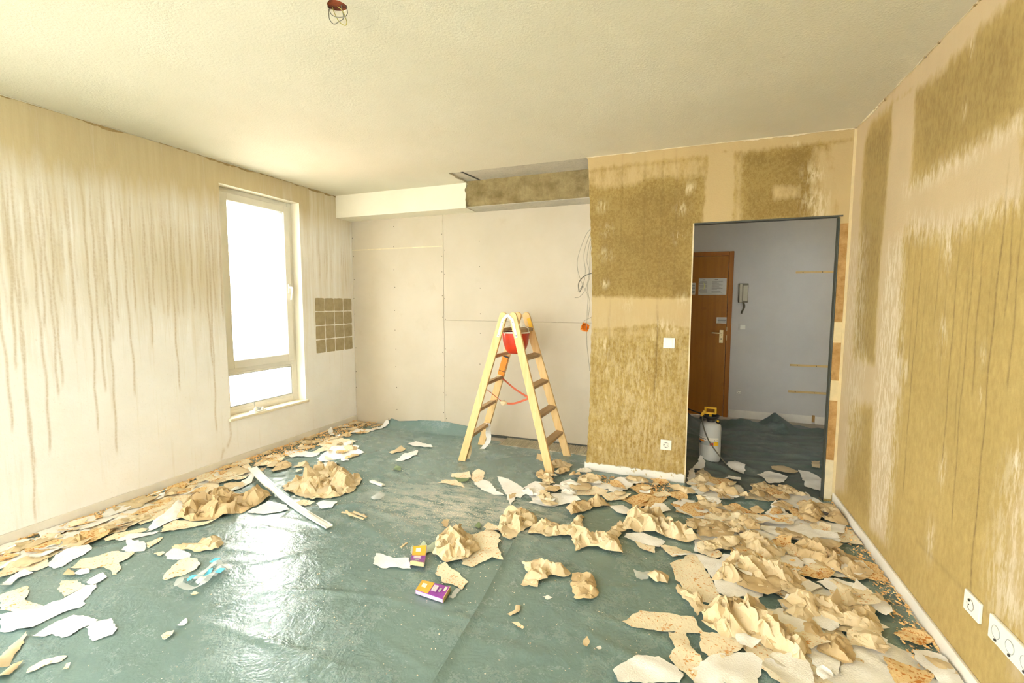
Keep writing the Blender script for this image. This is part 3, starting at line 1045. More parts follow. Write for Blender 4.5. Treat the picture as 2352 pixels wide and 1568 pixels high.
obj('frame', ring(WY0, WY1, WZ0, WZ1, (.055, .055, .05, .055), FX0, FX1), M['pvc'], W, bevel=0.004)
obj('transom', MB().box(FX0, FX1, WY0 + .05, WY1 - .05, .765, .815), M['pvc'], W, bevel=0.004)
sash = obj('sash', ring(WY0 + .045, WY1 - .045, .808, WZ1 - .04, (.085, .065, .07, .065), FX0 + .008, FX1 + .018), M['pvc'], W, bevel=0.005)
obj('gasket', ring(WY0 + .126, WY1 - .106, .874, WZ1 - .101, .006, FX0 + .02, FX1 + .004), M['gasket'], sash)
obj('pane', MB().box(FX0 + .03, FX0 + .036, WY0 + .1, WY1 - .1, .86, WZ1 - .09), M['glass'], sash)
hd = obj('handle', MB().box(FX1 + .018, FX1 + .03, WY1 - .093, WY1 - .066, 1.475, 1.565), M['switch'], sash, bevel=0.004)
obj('lever', MB().tube(spline([(FX1 + .03, WY1 - .08, 1.53), (FX1 + .06, WY1 - .08, 1.53), (FX1 + .065, WY1 - .082, 1.50), (FX1 + .062, WY1 - .095, 1.41)], 5), .009, 8), M['switch'], hd, smooth=True)
lo = obj('lower_light', ring(WY0 + .05, WY1 - .05, WZ0 + .045, .772, (.03, .022, .03, .02), FX0 + .004, FX1 + .006), M['pvc'], W, bevel=0.004)
obj('gasket', ring(WY0 + .079, WY1 - .071, WZ0 + .074, .753, .006, FX0 + .02, FX1 + .003), M['gasket'], lo)
obj('pane', MB().box(FX0 + .03, FX0 + .036, WY0 + .06, WY1 - .06, WZ0 + .06, .765), M['glass'], lo)
obj('window_sill', MB().box(FX1 - .01, XL + .022, WY0 - .012, WY1 + .022, WZ0 - .020, WZ0 + .004), M['sill'], W, bevel=0.004)

# ------------------------------------------------------------------ the street outside the window
G = struct(obj('ground_outside', MB().box(-45, XL - .6, -30, 40, -6.2, -6.0).box(XL - .6, 30, -30, YR - .6, -6.2, -6.0), M['ground']))
FXX = -15.0
F = thing('apartment_house', (FXX, 12, -6), 'pale overexposed apartment house seen through the window', 'building')
obj('wall', MB().box(FXX - 6, FXX, -2, 34, -6, 9.5), M['facade'], F)
obj('ledge', MB().box(FXX, FXX + .3, -2, 34, -0.35, -0.05), M['facade'], F)
obj('plinth_wall', MB().box(FXX, FXX + .12, -2, 34, -6, -1.5), M['brick'], F)
for y in (7.6, 10.9, 14.2, 17.5):
    for z in (0.9, 3.9, 6.7):
        wn = obj('window', ring(y, y + 1.2, z, z + 1.5, .1, FXX - .02, FXX + .06), M['facade'], F)
        obj('pane', MB().box(FXX - .02, FXX + .02, y + .1, y + 1.1, z + .1, z + 1.4), M['pane_far'], wn)


# ------------------------------------------------------------------ plastic sheeting
rr = random.Random(77)
WR = []
for _ in range(150):
    x, y = rr.uniform(-3.5, 0.9), rr.uniform(0.6, 4.1)
    a = rr.gauss(0.15, 0.7)
    WR.append((x, y, math.cos(a), math.sin(a), rr.uniform(0.12, 0.5), rr.uniform(0.0015, 0.007), rr.uniform(0.010, 0.028), rr.uniform(-0.5, 0.5)))


def H(x, y):
    """height of the crumpled plastic sheet above the floor"""
    x, y = np.asarray(x, float), np.asarray(y, float)
    h = 0.006 + 0.0025 * (np.sin(3.1 * x + 1.3 * y) + np.sin(2.3 * y - 1.7 * x + 1) * 0.9 + 0.5 * np.sin(7 * x + 5 * y))
    h = np.maximum(h, 0.001)
    for cx, cy, dx, dy, ln, am, wd, bend in WR:
        u = (x - cx) * dx + (y - cy) * dy
        v = -(x - cx) * dy + (y - cy) * dx - bend * u * u
        m = np.exp(-(v / wd) ** 2 - (u / ln) ** 2)
        h = h + am * m
    # the sheet laps up against the plasterboard
    g = np.clip((y - 4.17) / 0.13, 0, 1.4)
    lift = np.interp(x, [-3.4, -3.2, -3.1, -3.0, -2.8, -2.4, -2.15, -1.98, -1.9], [0, 0.02, .075, .05, .075, .105, .08, .02, 0])
    return h + lift * g ** 1.5


def sheet(name, xs, ys, keep, zf, mat, label, group=None):
    X, Y = np.meshgrid(xs, ys, indexing='ij')
    Z = zf(X, Y)
    n = len(ys)
    V = np.stack([X, Y, Z], -1).reshape(-1, 3)
    K = keep((X[1:, 1:] + X[:-1, :-1]) / 2, (Y[1:, 1:] + Y[:-1, :-1]) / 2)
    I, J = np.nonzero(K)
    F = np.stack([I * n + J, (I + 1) * n + J, (I + 1) * n + J + 1, I * n + J + 1], -1)
    used = np.unique(F)
    mp = np.full(len(V), -1)
    mp[used] = np.arange(len(used))
    o = obj(name, (V[used].tolist(), mp[F].tolist()), mat, origin=(float(V[used][:, 0].mean()), float(V[used][:, 1].mean()), 0), smooth=True, fixn=False)
    return tag(o, label, 'plastic sheet', group)


def keep_main(X, Y):
    back = np.interp(X, [-3.6, -3.25, -3.1, -1.97, -1.93, -1.70, -1.69, -0.8], [4.20, 4.20, 4.302, 4.302, 4.16, 4.16, 4.065, 4.05]) + 0.004 * np.sin(X * 9)
    ok = (Y < back) & (X > -3.575)
    return ok & ~((X > -0.775) & (Y > 3.698)) & (X < 0.975)


sheet('plastic_sheet', np.arange(-3.58, 0.985, 0.0155), np.concatenate([np.arange(-1.2, 0.6, 0.06), np.arange(0.6, 4.12, 0.0155), np.arange(4.12, 4.31, 0.006)]),
      keep_main, H, M['tarp'], 'large glossy green plastic sheet covering the room floor', 'floor covering sheets')
SY = [-1.2, 1.0, 1.374, 1.798, 2.384, 3.0]
SX = [-0.80, -0.815, -0.823, -0.845, -0.897, -0.93]
xs_ = np.linspace(0, 1, 105)
ys_ = np.arange(0.5, 2.62, 0.018)
A_, B_ = np.meshgrid(xs_, ys_, indexing='ij')
sx_ = np.interp(B_, SY, SX)
X_ = sx_ + A_ * (0.972 - sx_)
Z_ = H(X_, B_) + 0.0055 + 0.009 * np.exp(-(X_ - sx_) / 0.02) - 0.004 * np.clip((B_ - 2.4) / 0.2, 0, 1)
n_ = len(ys_)
tag(obj('plastic_sheet', (np.stack([X_, B_, Z_], -1).reshape(-1, 3).tolist(), [(i * n_ + j, (i + 1) * n_ + j, (i + 1) * n_ + j + 1, i * n_ + j + 1) for i in range(104) for j in range(n_ - 1)]),
        M['tarp'], origin=(0, 1.5, 0), smooth=True, fixn=False), 'second green plastic sheet overlapping along the seam at front right', 'plastic sheet', 'floor covering sheets')

r = random.Random(31)
HW = [(r.uniform(-.4, 1.6), r.uniform(3.8, 6.0), r.gauss(0.0, 0.5), r.uniform(.2, .6), r.uniform(.004, .022), r.uniform(.02, .05)) for _ in range(70)]


def HH(x, y):
    h = 0.004 + 0 * x
    for cx, cy, a, ln, am, wd in HW:
        u = (x - cx) * math.cos(a) + (y - cy) * math.sin(a)
        v = -(x - cx) * math.sin(a) + (y - cy) * math.cos(a)
        h = h + am * np.exp(-(v / wd) ** 2 - (u / ln) ** 2) * np.clip((y - 3.75) / 0.35, 0.1, 1)
    h = h + 0.17 * np.clip(1 - np.abs(x - 0.94 + .3 * (y - 5.72)) / 0.24 - np.abs(y - 5.72) / 0.30, 0, 1) + 0.10 * np.clip(1 - np.abs(x - 0.62) / 0.5 - np.abs(y - 5.64 + .2 * (x - .6)) / 0.12, 0, 1) + 0.05 * np.clip(1 - np.abs(x - 1.35) / 0.35 - np.abs(y - 5.70 - .2 * (x - 1.3)) / 0.10, 0, 1)
    h = h + 0.24 * np.exp(-((x + 0.12) / 0.20) ** 2 - ((y - 5.45) / 0.25) ** 2)
    return h


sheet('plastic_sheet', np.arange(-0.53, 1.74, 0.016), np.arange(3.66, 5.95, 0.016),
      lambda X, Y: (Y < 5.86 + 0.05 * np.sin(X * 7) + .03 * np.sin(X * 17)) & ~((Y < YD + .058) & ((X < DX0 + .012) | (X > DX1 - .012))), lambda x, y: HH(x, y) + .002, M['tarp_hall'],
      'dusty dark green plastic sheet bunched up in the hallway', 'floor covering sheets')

# combed adhesive strip along the foot of the plasterboard
bed = obj('adhesive_bed', MB().prism([(-1.70, 4.055, .001), (-0.76, 4.05, .001), (-0.76, 4.312, .001), (-1.70, 4.312, .001), (-1.64, 4.20, .001)], (0, 0, .008)), M['strip_adh'], floor)
mb = MB()
r = random.Random(5)
for i in range(62):
    x = -1.685 + i * 0.0148 + r.uniform(-.002, .002)
    y0 = 4.06 + (0.02 if r.random() < .2 else 0)
    mb.prism([(x, y0, .009), (x + .008, y0, .009), (x + .006, y0, .014), (x + .002, y0, .014)], (0, 4.308 - y0, 0))
ridg = obj('comb_ridges', mb, M['strip_adh'], floor)
ridg['kind'] = 'stuff'
obj('sheet_edge_strip', MB().box(-1.93, -0.62, YB - .018, YB - .001, .002, .022), M['profile'], floor)

# ------------------------------------------------------------------ stepladder
LD = thing('wooden_stepladder', (-1.40, 3.76, 0.0), 'paint-spattered wooden double stepladder standing before the plasterboard wall', 'ladder')
RAILS = {'af': ((-1.815, 3.53, 0.004), (-1.452, 3.60, 1.275)), 'bf': ((-1.012, 3.52, 0.010), (-1.364, 3.60, 1.275)),
         'ar': ((-1.845, 4.00, 0.008), (-1.440, 3.92, 1.27)), 'br': ((-0.985, 3.99, 0.004), (-1.358, 3.92, 1.27))}
RW, RT = 0.066, 0.027


def rail_frame(k):
    p0, p1 = Vector(RAILS[k][0]), Vector(RAILS[k][1])
    d = (p1 - p0).normalized()
    n = Vector((0, -1, 0))
    n = (n - d * n.dot(d)).normalized()
    a = d.cross(n).normalized()
    if a.x < 0:
        a = -a
    return p0, p1, d, n, a


def rail_at(k, z):
    p0, p1 = Vector(RAILS[k][0]), Vector(RAILS[k][1])
    return p0.lerp(p1, (z - p0.z) / (p1.z - p0.z))


rails = {}
for k in RAILS:
    p0, p1, d, n, a = rail_frame(k)
    pts = []
    for s in (-1, 1):
        q = p0 + a * s * RW / 2
        q = q - d * ((q.z - p0.z) / d.z)
        pts.append(q)
    for i in range(0, 11):
        t = math.pi * i / 10
        pts.append(p1 + a * (RW / 2) * math.cos(t) + d * (RW / 2) * math.sin(t))
    pts = [pts[0], pts[1]] + pts[2:]
    rails[k] = obj('rail', MB().prism([q + n * RT / 2 for q in pts], -n * RT), M['wood'], LD, bevel=0.003)
for s, (f, b) in (('a', ('af', 'ar')), ('b', ('bf', 'br'))):
    for i, z in enumerate((0.225, 0.455, 0.69, 0.925, 1.155)):
        q0, q1 = rail_at(f, z), rail_at(b, z)
        d = rail_frame(f)[2]
        dy = (q1 - q0).normalized()
        w = Vector((1, 0, 0.18 if s == 'a' else -0.18)).normalized()
        obj('rung', MB().bar(q0 + dy * 0.012, q1 - dy * 0.012, w, 0.066, 0.026), M['rung'], LD, bevel=0.003)


def on_rail(k, z0, z1, off0, off1, out, th):
    """plate lying on the front face of a rail"""
    p0, p1, d, n, a = rail_frame(k)
    q = []
    for z, o in ((z0, off0), (z0, off1), (z1, off1), (z1, off0)):
        q.append(rail_at(k, z) + a * o + n * (RT / 2 + out))
    return MB().prism(q, n * th)


hb = on_rail('af', 1.10, 1.255, -0.002, 0.020, 0, 0.003)
h2 = on_rail('bf', 1.10, 1.255, -0.020, 0.002, 0, 0.003)
hb.add(h2.v, h2.f)
pa, pb = rail_at('af', 1.25), rail_at('bf', 1.25)
na = rail_frame('af')[3]
mid = (pa + pb) / 2 + Vector((0, 0, 0.035)) + na * (RT / 2 + 0.0025)
A0, B0 = pa + na * (RT / 2 + .0025), pb + na * (RT / 2 + .0025)
hb.bar(A0 + Vector((0.004, 0, -.01)), mid, (0, 1, 0), 0.003, 0.022).bar(B0 + Vector((-0.004, 0, -.01)), mid, (0, 1, 0), 0.003, 0.022)
hinge = obj('hinge_bracket', hb, M['metal_w'], LD)
for k, off in (('af', .009), ('bf', -.009)):
    for z in (1.115, 1.225):
        p0, p1, d, n, a = rail_frame(k)
        c = rail_at(k, z) + a * off + n * (RT / 2 + .003)
        obj('screw', MB().tube([c, c + n * .002], .004, 8), M['screw'], hinge)
hb2 = MB().bar(rail_at('ar', 1.24) + Vector((0.02, .016, 0)), (rail_at('ar', 1.24) + rail_at('br', 1.24)) / 2 + Vector((0, .016, .035)), (0, 1, 0), .003, .022)
hb2.bar(rail_at('br', 1.24) + Vector((-0.02, .016, 0)), (rail_at('ar', 1.24) + rail_at('br', 1.24)) / 2 + Vector((0, .016, .035)), (0, 1, 0), .003, .022)
obj('hinge_bracket', hb2, M['metal_w'], LD)
st = obj('orange_sticker', on_rail('ar', 0.715, 0.905, -RW / 2 + .001, RW / 2 - .001, 0.0003, 0.0012), M['orange2'], LD)
st['label'] = 'orange instruction sticker with black bars'
obj('black_bar', on_rail('ar', 0.885, 0.900, -RW / 2 + .002, RW / 2 - .002, 0.0016, 0.0006), M['black'], st)
obj('black_bar', on_rail('ar', 0.752, 0.757, -RW / 2 + .002, RW / 2 - .002, 0.0016, 0.0006), M['black'], st)
obj('black_bar', on_rail('ar', 0.757, 0.885, RW / 2 - .007, RW / 2 - .003, 0.0016, 0.0006), M['black'], st)
obj('yellow_sticker', on_rail('br', 1.165, 1.245, 0.0, RW / 2 - .001, 0.0003, 0.0012), M['yellow'], LD)['label'] = 'small yellow sticker'
q0, q1 = rail_at('ar', 0.685) + Vector((.03, -.02, 0)), rail_at('bf', 0.60) + Vector((-.03, .01, 0))
q2 = rail_at('af', 0.66) + Vector((.03, .02, -.02))
mb = MB()
for path in ([q0, (q0 + q1) / 2 + Vector((0, 0, -.012)), q1], [q1, q1.lerp(q2, .35) + Vector((0, 0, -.07)), q1.lerp(q2, .6) + Vector((0, 0, -.085))]):
    pp = spline(path, 8)
    for i in range(len(pp) - 1):
        mb.bar(pp[i], pp[i + 1], (0, 0.3, 1), 0.016, 0.003)
obj('safety_strap', mb, M['red_strap'], LD)
kn = q1.lerp(q2, .6) + Vector((0, 0, -.085))
obj('strap_cord', MB().tube(spline([kn, kn.lerp(q2, .5) + Vector((0, 0, .0)), q2], 6), .003, 6), M['red_strap'], LD, smooth=True)
r = random.Random(3)
kp = MB()
bmk = bmesh.new()
bmesh.ops.create_icosphere(bmk, subdivisions=2, radius=0.022)
kp.add([tuple(kn + Vector((v.co.x * 1.4, v.co.y, v.co.z))) for v in bmk.verts], [tuple(v.index for v in f.verts) for f in bmk.faces])
kp.v = [(x + r.uniform(-.004, .004), y + r.uniform(-.004, .004), z + r.uniform(-.004, .004)) for x, y, z in kp.v]
bmk.free()
obj('strap_knot', kp, M['beige'], LD)

# red bucket hung from the top rungs
BK = thing('red_bucket', (-1.402, 3.765, 0.945), 'red plastic bucket with white rim hanging inside the top of the stepladder', 'bucket')
obj('body', MB().lathe((-1.402, 3.765, 0.945), [(0.0001, 0.0), (0.052, 0.0), (0.072, 0.012), (0.092, 0.05), (0.106, 0.10), (0.114, 0.165), (0.118, 0.19), (0.113, 0.19), (0.106, 0.15), (0.07, 0.02), (0.0001, 0.012)], 28, 1, 0.9, 2.8), M['red'], BK, smooth=True)
obj('rim', MB().lathe((-1.402, 3.765, 1.125), [(0.116, 0.0), (0.121, 0.0), (0.121, 0.012), (0.114, 0.012), (0.116, 0.0)], 28, 1, 0.9, 2.8), M['labelw'], BK)
hk = MB()
for sx in (-1, 1):
    hk.tube(spline([(-1.402 + sx * .116, 3.765, 1.13), (-1.402 + sx * .112, 3.765, 1.17), (-1.402 + sx * .06, 3.765, 1.185)], 5), .004, 6)
obj('hook', hk, M['metal_w'], BK, smooth=True)

# ------------------------------------------------------------------ pressure sprayer in the hallway
SPX, SPY = 0.212, 4.262
SP = thing('pressure_sprayer', (SPX, SPY, 0.006), 'milky white pressure sprayer with yellow pump handle standing in the hallway', 'sprayer')
z0 = HH(np.array([SPX]), np.array([SPY]))[0] * 0.4 + 0.006
tank = obj('tank', MB().lathe((SPX, SPY, z0), [(0.0001, 0.018), (0.045, 0.018), (0.072, 0.02), (0.083, 0.03), (0.0855, 0.045), (0.0855, 0.30), (0.083, 0.325), (0.072, 0.342), (0.045, 0.352), (0.036, 0.356), (0.0001, 0.356)], 36, 1, 1, 2.3), M['tank'], SP, smooth=True)
for a in (0.6, 2.2, 3.8, 5.4):
    obj('foot', MB().lathe((SPX + .058 * math.cos(a - .9), SPY + .058 * math.sin(a - .9), z0), [(0.012, 0.0), (0.02, 0.012), (0.024, 0.03)], 10), M['tank'], SP, smooth=True)
obj('collar', MB().lathe((SPX, SPY, z0 + .352), [(0.034, 0), (0.034, 0.022), (0.03, 0.024)], 20), M['black'], SP)
obj('funnel', MB().lathe((SPX, SPY, z0 + .372), [(0.034, 0), (0.062, 0.022), (0.070, 0.040), (0.067, 0.040), (0.055, 0.022), (0.03, 0.008)], 28), M['black'], SP, smooth=True)
pm = obj('pump_rod', MB().tube([(SPX - .004, SPY, z0 + .375), (SPX - .004, SPY, z0 + .432)], .011, 12), M['yellow'], SP, smooth=True)
hx0, hx1, hz0, hz1 = SPX - .055, SPX + .042, z0 + .420, z0 + .480
mb = MB()
for a_, b_, c_, d_ in ((hx0, hx1, hz0, hz0 + .014), (hx0, hx1, hz1 - .014, hz1), (hx0, hx0 + .016, hz0, hz1), (hx1 - .016, hx1, hz0, hz1)):
    mb.box(a_, b_, SPY - .012, SPY + .012, c_, d_)
obj('pump_handle', mb, M['yellow'], SP, bevel=0.004)
obj('spray_grip', MB().bar((SPX - .078, SPY - .02, z0 + .405), (SPX - .05, SPY - .02, z0 + .45), (0, 1, 0), .018, .022).bar((SPX - .085, SPY - .02, z0 + .40), (SPX - .055, SPY - .02, z0 + .412), (0, 1, 0), .014, .012), M['yellow'], SP, bevel=0.003)
obj('grip_holder', MB().box(SPX - .09, SPX - .03, SPY - .03, SPY, z0 + .372, z0 + .392), M['black'], SP, bevel=0.004)
cp = obj('valve_cap', MB().lathe((SPX + .055, SPY - .012, z0 + .335), [(0.017, 0), (0.017, 0.02), (0.012, 0.024), (0.0001, 0.024)], 14), M['black'], SP)
obj('valve_knob', MB().lathe((SPX + .055, SPY - .012, z0 + .359), [(0.010, 0), (0.010, 0.012), (0.0001, 0.013)], 12), M['yellow'], cp)
obj('hose', MB().tube(spline([(SPX - .07, SPY - .03, z0 + .40), (SPX - .062, SPY - .085, z0 + .33), (SPX - .02, SPY - .095, z0 + .22), (SPX + .04, SPY - .095, z0 + .13), (SPX + .10, SPY - .085, z0 + .055), (SPX + .135, SPY - .06, z0 + .012)], 8), .0055, 8), M['cable_d'], SP, smooth=True)
obj('lance', MB().tube([(SPX - .075, SPY - .02, z0 + .42), (SPX - .21, SPY + .02, z0 + .45)], .006, 8), M['black'], SP, smooth=True)


def wrap(a0, a1, zz0, zz1, rad=0.0868):
    mb = MB()
    n = 12
    vs = []
    for i in range(n + 1):
        a = a0 + (a1 - a0) * i / n
        ca, sa = math.cos(a), math.sin(a)
        q = (abs(ca) ** 2.3 + abs(sa) ** 2.3) ** (-1 / 2.3) * rad
        vs += [(SPX + q * ca, SPY + q * sa, z0 + zz0), (SPX + q * ca, SPY + q * sa, z0 + zz1)]
    return mb.add(vs, [(2 * i, 2 * i + 2, 2 * i + 3, 2 * i + 1) for i in range(n)])


PI = math.pi
lb = obj('label_band', wrap(-PI * 1.0, -PI * .26, .165, .232), M['labelw'], SP, fixn=False)
obj('grey_band', wrap(-PI * 1.0, -PI * .26, .165, .202, .0873), M['labelg'], lb, fixn=False)
obj('orange_bar', wrap(-PI * 1.0, -PI * .68, .194, .206, .0878), M['orange2'], lb, fixn=False)
obj('blue_mark', wrap(-PI * .93, -PI * .78, .176, .192, .0878), M['navy'], lb, fixn=False)
obj('red_mark', wrap(-PI * .52, -PI * .42, .168, .19, .0878), M['red'], lb, fixn=False)
obj('yellow_panel', wrap(-PI * .41, -PI * .265, .166, .2, .0878), M['yellow'], lb, fixn=False)
for i, a in enumerate(np.linspace(-PI * .93, -PI * .66, 7)):
    obj('lettering', wrap(a, a + .06, .212, .222 + .004 * (i % 2), .0876), M['ink'], lb, fixn=False)
for i, a in enumerate(np.linspace(-PI * .40, -PI * .30, 3)):
    obj('lettering', wrap(a, a + .06, .207, .217, .0876), M['ink_soft'], lb, fixn=False)


# ------------------------------------------------------------------ switches and sockets
def plate_y(name, x0, x1, z0, z1, y, th=0.010):
    return MB().box(x0, x1, y - th, y, z0, z1)


def socket_y(par, cx, cz, y):
    dish = MB().lathe((0, 0, 0), [(0.0205, 0.0), (0.0195, 0.0), (0.0185, -0.006), (0.0001, -0.006)], 24)
    dish.v = [(cx + x, y - z - 0.0008, cz + yy) for x, yy, z in dish.v]
    d = obj('socket_dish', dish, M['switch'], par, fixn=False)
    rim = MB()
    ring_ = [(cx + .0205 * math.cos(a), y - .0012, cz + .0205 * math.sin(a)) for a in np.linspace(0, 2 * PI, 25)]
    rim.tube(ring_, .0009, 5, False)
    obj('rim_line', rim, M['ink_soft'], par)
    for sx in (-1, 1):
        obj('pin_hole', MB().tube([(cx + sx * .0095, y + .0055, cz), (cx + sx * .0095, y - .0018, cz)], .0032, 10), M['hole'], d)
    for sz in (-1, 1):
        obj('earth_clip', MB().box(cx - .003, cx + .003, y - .003, y, cz + sz * .0175 - .002, cz + sz * .0175 + .002), M['ink'], d)


T = thing('light_switch', (-.13, YD, 1.082), 'square white light switch on the olive wall beside the doorway', 'light switch')
obj('plate', plate_y('', -.172, -.087, 1.042, 1.122, YD, .010), M['switch'], T, bevel=.003)
obj('rocker', MB().box(-.157, -.102, YD - .015, YD - .009, 1.055, 1.110), M['switch'], T, bevel=.002)
T = thing('wall_socket', (-.129, YD, .285), 'white wall socket low on the olive wall beside the doorway', 'socket')
obj('plate', plate_y('', -.170, -.088, .244, .325, YD, .010), M['switch'], T, bevel=.003)
socket_y(T, -.129, .285, YD - .0105)


def socket_x(par, cy, cz, x, covered=False):
    if covered:
        g = MB().tube([(x - .0016, cy + .021 * math.cos(a), cz + .021 * math.sin(a)) for a in np.linspace(0, 2 * PI, 25)], .0009, 5, False)
        obj('rim_line', g, M['labelg'], par)
        obj('cover_disc', MB().tube([(x - .0004, cy, cz), (x - .0024, cy, cz)], .0185, 24), M['switch'], par)
        obj('earth_clip', MB().box(x - .004, x, cy - .004, cy + .004, cz - .030, cz - .024), M['ink'], par)
    else:
        obj('rim_line', MB().tube([(x - .0012, cy + .0205 * math.cos(a), cz + .0205 * math.sin(a)) for a in np.linspace(0, 2 * PI, 25)], .0009, 5, False), M['ink_soft'], par)
        obj('pin_hole', MB().tube([(x + .002, cy + .009, cz + .012), (x - .0018, cy + .009, cz + .012)], .0045, 10), M['hole'], par)
        obj('pin_hole', MB().tube([(x + .002, cy + .009, cz - .004), (x - .0018, cy + .009, cz - .004)], .002, 8), M['hole'], par)


T = thing('wall_socket', (XR, 2.055, .31), 'single white wall socket low on the right wall above the baseboard', 'socket')
obj('plate', MB().box(XR - .011, XR, 2.008, 2.105, .270, .345), M['switch'], T, bevel=.003)
socket_x(T, 2.06, .308, XR - .0113)
T = thing('wall_socket', (XR, 1.835, .31), 'long white multiple socket plate at the right edge on the right wall', 'socket')
obj('plate', MB().box(XR - .012, XR, 1.722, 1.952, .268, .350), M['switch'], T, bevel=.003)
for cy in (1.908, 1.837, 1.766):
    socket_x(T, cy, .310, XR - .0123, True)

# ------------------------------------------------------------------ hallway: entry door and fittings
DR = struct(thing('door_1', (0.03, YH, 0), 'brown varnished entrance door at the end of the hallway', None))
mb = MB()
mb.box(-.50, -.44, YH - .03, YH, 0, 2.0).box(.435, .487, YH - .03, YH, 0, 2.0).box(-.44, .435, YH - .03, YH, 1.95, 2.0)
fr = obj('door_frame', mb, M['frame'], DR, bevel=.004)
leaf = obj('door_leaf', MB().box(-.438, .432, YH - .022, YH - .002, 0.004, 1.947), M['doorwood'], DR, bevel=.003)
pl = obj('lock_plate', MB().box(.360, .402, YH - .028, YH - .022, .905, 1.062), M['brass'], leaf, bevel=.002)
obj('door_handle', MB().tube(spline([(.381, YH - .028, 1.022), (.381, YH - .062, 1.022), (.36, YH - .066, 1.024), (.272, YH - .066, 1.030)], 5), .008, 10), M['brass'], pl, smooth=True)
obj('keyhole', MB().tube([(.381, YH - .0285, .955), (.381, YH - .0295, .955)], .008, 10), M['hole'], pl)
for z in (.915, 1.0):
    obj('screw', MB().tube([(.381, YH - .0285, z), (.381, YH - .0295, z)], .0035, 8), M['hole'], pl)
for z0_, z1_ in ((.94, 1.0), (1.05, 1.10)):
    obj('strike_plate', MB().box(.436, .442, YH - .033, YH - .029, z0_, z1_), M['brass'], fr)


def notice(name, x0, x1, z0, z1, label, lines, group=None):
    T = thing(name, ((x0 + x1) / 2, YH - .0225, z0), label, 'notice', group)
    obj('sheet', MB().box(x0, x1, YH - .0245, YH - .0225, z0, z1), M['paper'], T)
    for a, b, z, m in lines:
        obj('print_line', MB().box(a, b, YH - .0251, YH - .0245, z, z + .0045 if m == 'ink_soft' else z + .006), M[m], T)
    return T


ln = [(.15, .18, 1.664, 'ink'), (.285, .325, 1.664, 'ink')]
rz = np.linspace(1.515, 1.645, 13)
for i, z in enumerate(rz):
    if i not in (4, 9):
        ln.append((.115 if i % 3 else .125, .20, z, 'ink_soft'))
    if i not in (2, 7):
        ln.append((.255, .375 - .02 * (i % 4), z, 'ink_soft'))
nt = notice('door_notice', .107, .418, 1.486, 1.684, 'large two-column notice taped on the brown entrance door', ln)
lz = [(.160 + .013 * math.sin(math.pi * t) * s, YH - .0256, 1.54 + .10 * t) for s, tt in ((1, np.linspace(0, 1, 9)), (-.4, np.linspace(1, 0, 9))) for t in tt]
obj('yellow_emblem', MB().prism([(x + .012 * math.sin(math.pi * (z - 1.54) / .1), y, z) for x, y, z in lz], (0, .0006, 0)), M['lens'], nt)
notice('door_notice', .020, .072, 1.490, 1.632, 'narrow grey picture notice beside the doorway edge on the entrance door', [(.025, .066, z, 'ink' if i % 3 else 'ink_soft') for i, z in enumerate(np.linspace(1.50, 1.615, 9))])
notice('door_notice', .322, .440, 1.143, 1.216, 'small printed notice above the entrance door handle', [(.335, .43 - .01 * (i % 2), z, 'ink_soft' if i != 2 else 'ink') for i, z in enumerate(np.linspace(1.152, 1.202, 6))])

T = thing('intercom_phone', (.60, YH, 1.39), 'beige wall intercom handset with coiled cord beside the entrance door', 'intercom')
M['intercom'] = plain('aged_intercom_plastic', L(186, 178, 150), .4, .05)
M['intercom_d'] = plain('dark_intercom_plastic', L(120, 112, 88), .5, .05)  # darker plastic of the body and the cord
obj('body', MB().box(.552, .653, YH - .035, YH, 1.393, 1.618), M['intercom_d'], T, bevel=.005)
obj('panel', MB().box(.598, .648, YH - .040, YH - .034, 1.415, 1.595), M['intercom'], T, bevel=.003)
hs = obj('handset', MB().box(.555, .590, YH - .062, YH - .034, 1.393, 1.616), M['intercom'], T, bevel=.008)
pts = [(.605 + .010 * math.cos(k * 1.25) + .012 * math.sin(k * .05), YH - .022 + .010 * math.sin(k * 1.25), 1.392 - k * .0014) for k in range(95)]
obj('coiled_cord', MB().tube(pts, .0032, 5), M['intercom_d'], T, smooth=True)
T = thing('light_switch', (.61, YH, 1.10), 'small white light switch below the intercom in the hallway', 'light switch')
obj('plate', MB().box(.566, .645, YH - .009, YH, 1.062, 1.140), M['hallwall'], T, bevel=.002)
obj('rocker', MB().box(.585, .640, YH - .014, YH - .008, 1.074, 1.128), M['switch'], T, bevel=.002)
T = thing('wall_socket', (.605, YH, .312), 'white wall socket low on the far hallway wall', 'socket')
obj('plate', MB().box(.566, .643, YH - .009, YH, .274, .350), M['hallwall'], T, bevel=.002)
socket_y(T, .605, .312, YH - .0095)
for z, x0, nm in ((1.737, 1.132, 'uppermost pale wooden batten screwed to the far hallway wall'), (.672, 1.125, 'middle pale wooden batten screwed to the far hallway wall'), (.362, 1.120, 'lowest pale wooden batten screwed to the far hallway wall')):
    T = thing('wall_batten', (1.4, YH, z), nm, 'batten', 'battens on the hallway wall')
    obj('strip', MB().box(x0, 1.72, YH - .012, YH, z - .012, z + .012), M['batten'], T, bevel=.002)
    for x in (x0 + .07, x0 + .26, x0 + .45):
        obj('screw', MB().tube([(x, YH - .0115, z), (x, YH - .0135, z)], .005, 8), M['screw'], T)
obj('skirting_block', MB().box(1.372, 1.398, YH - .016, YH - .001, .02, .10), M['jamb'], wall_hall_far)

# ------------------------------------------------------------------ cables
def cable(name, pts, rad, mat, label, group, n=8):
    o = obj(name, MB().tube(spline(pts, n), rad, 7), mat, smooth=True, fixn=False)
    return tag(o, label, 'cable', group)


def cw(x, y, d=4.0):
    p = unp(x, y, 1, d)
    return (p[0], p[1], p[2])


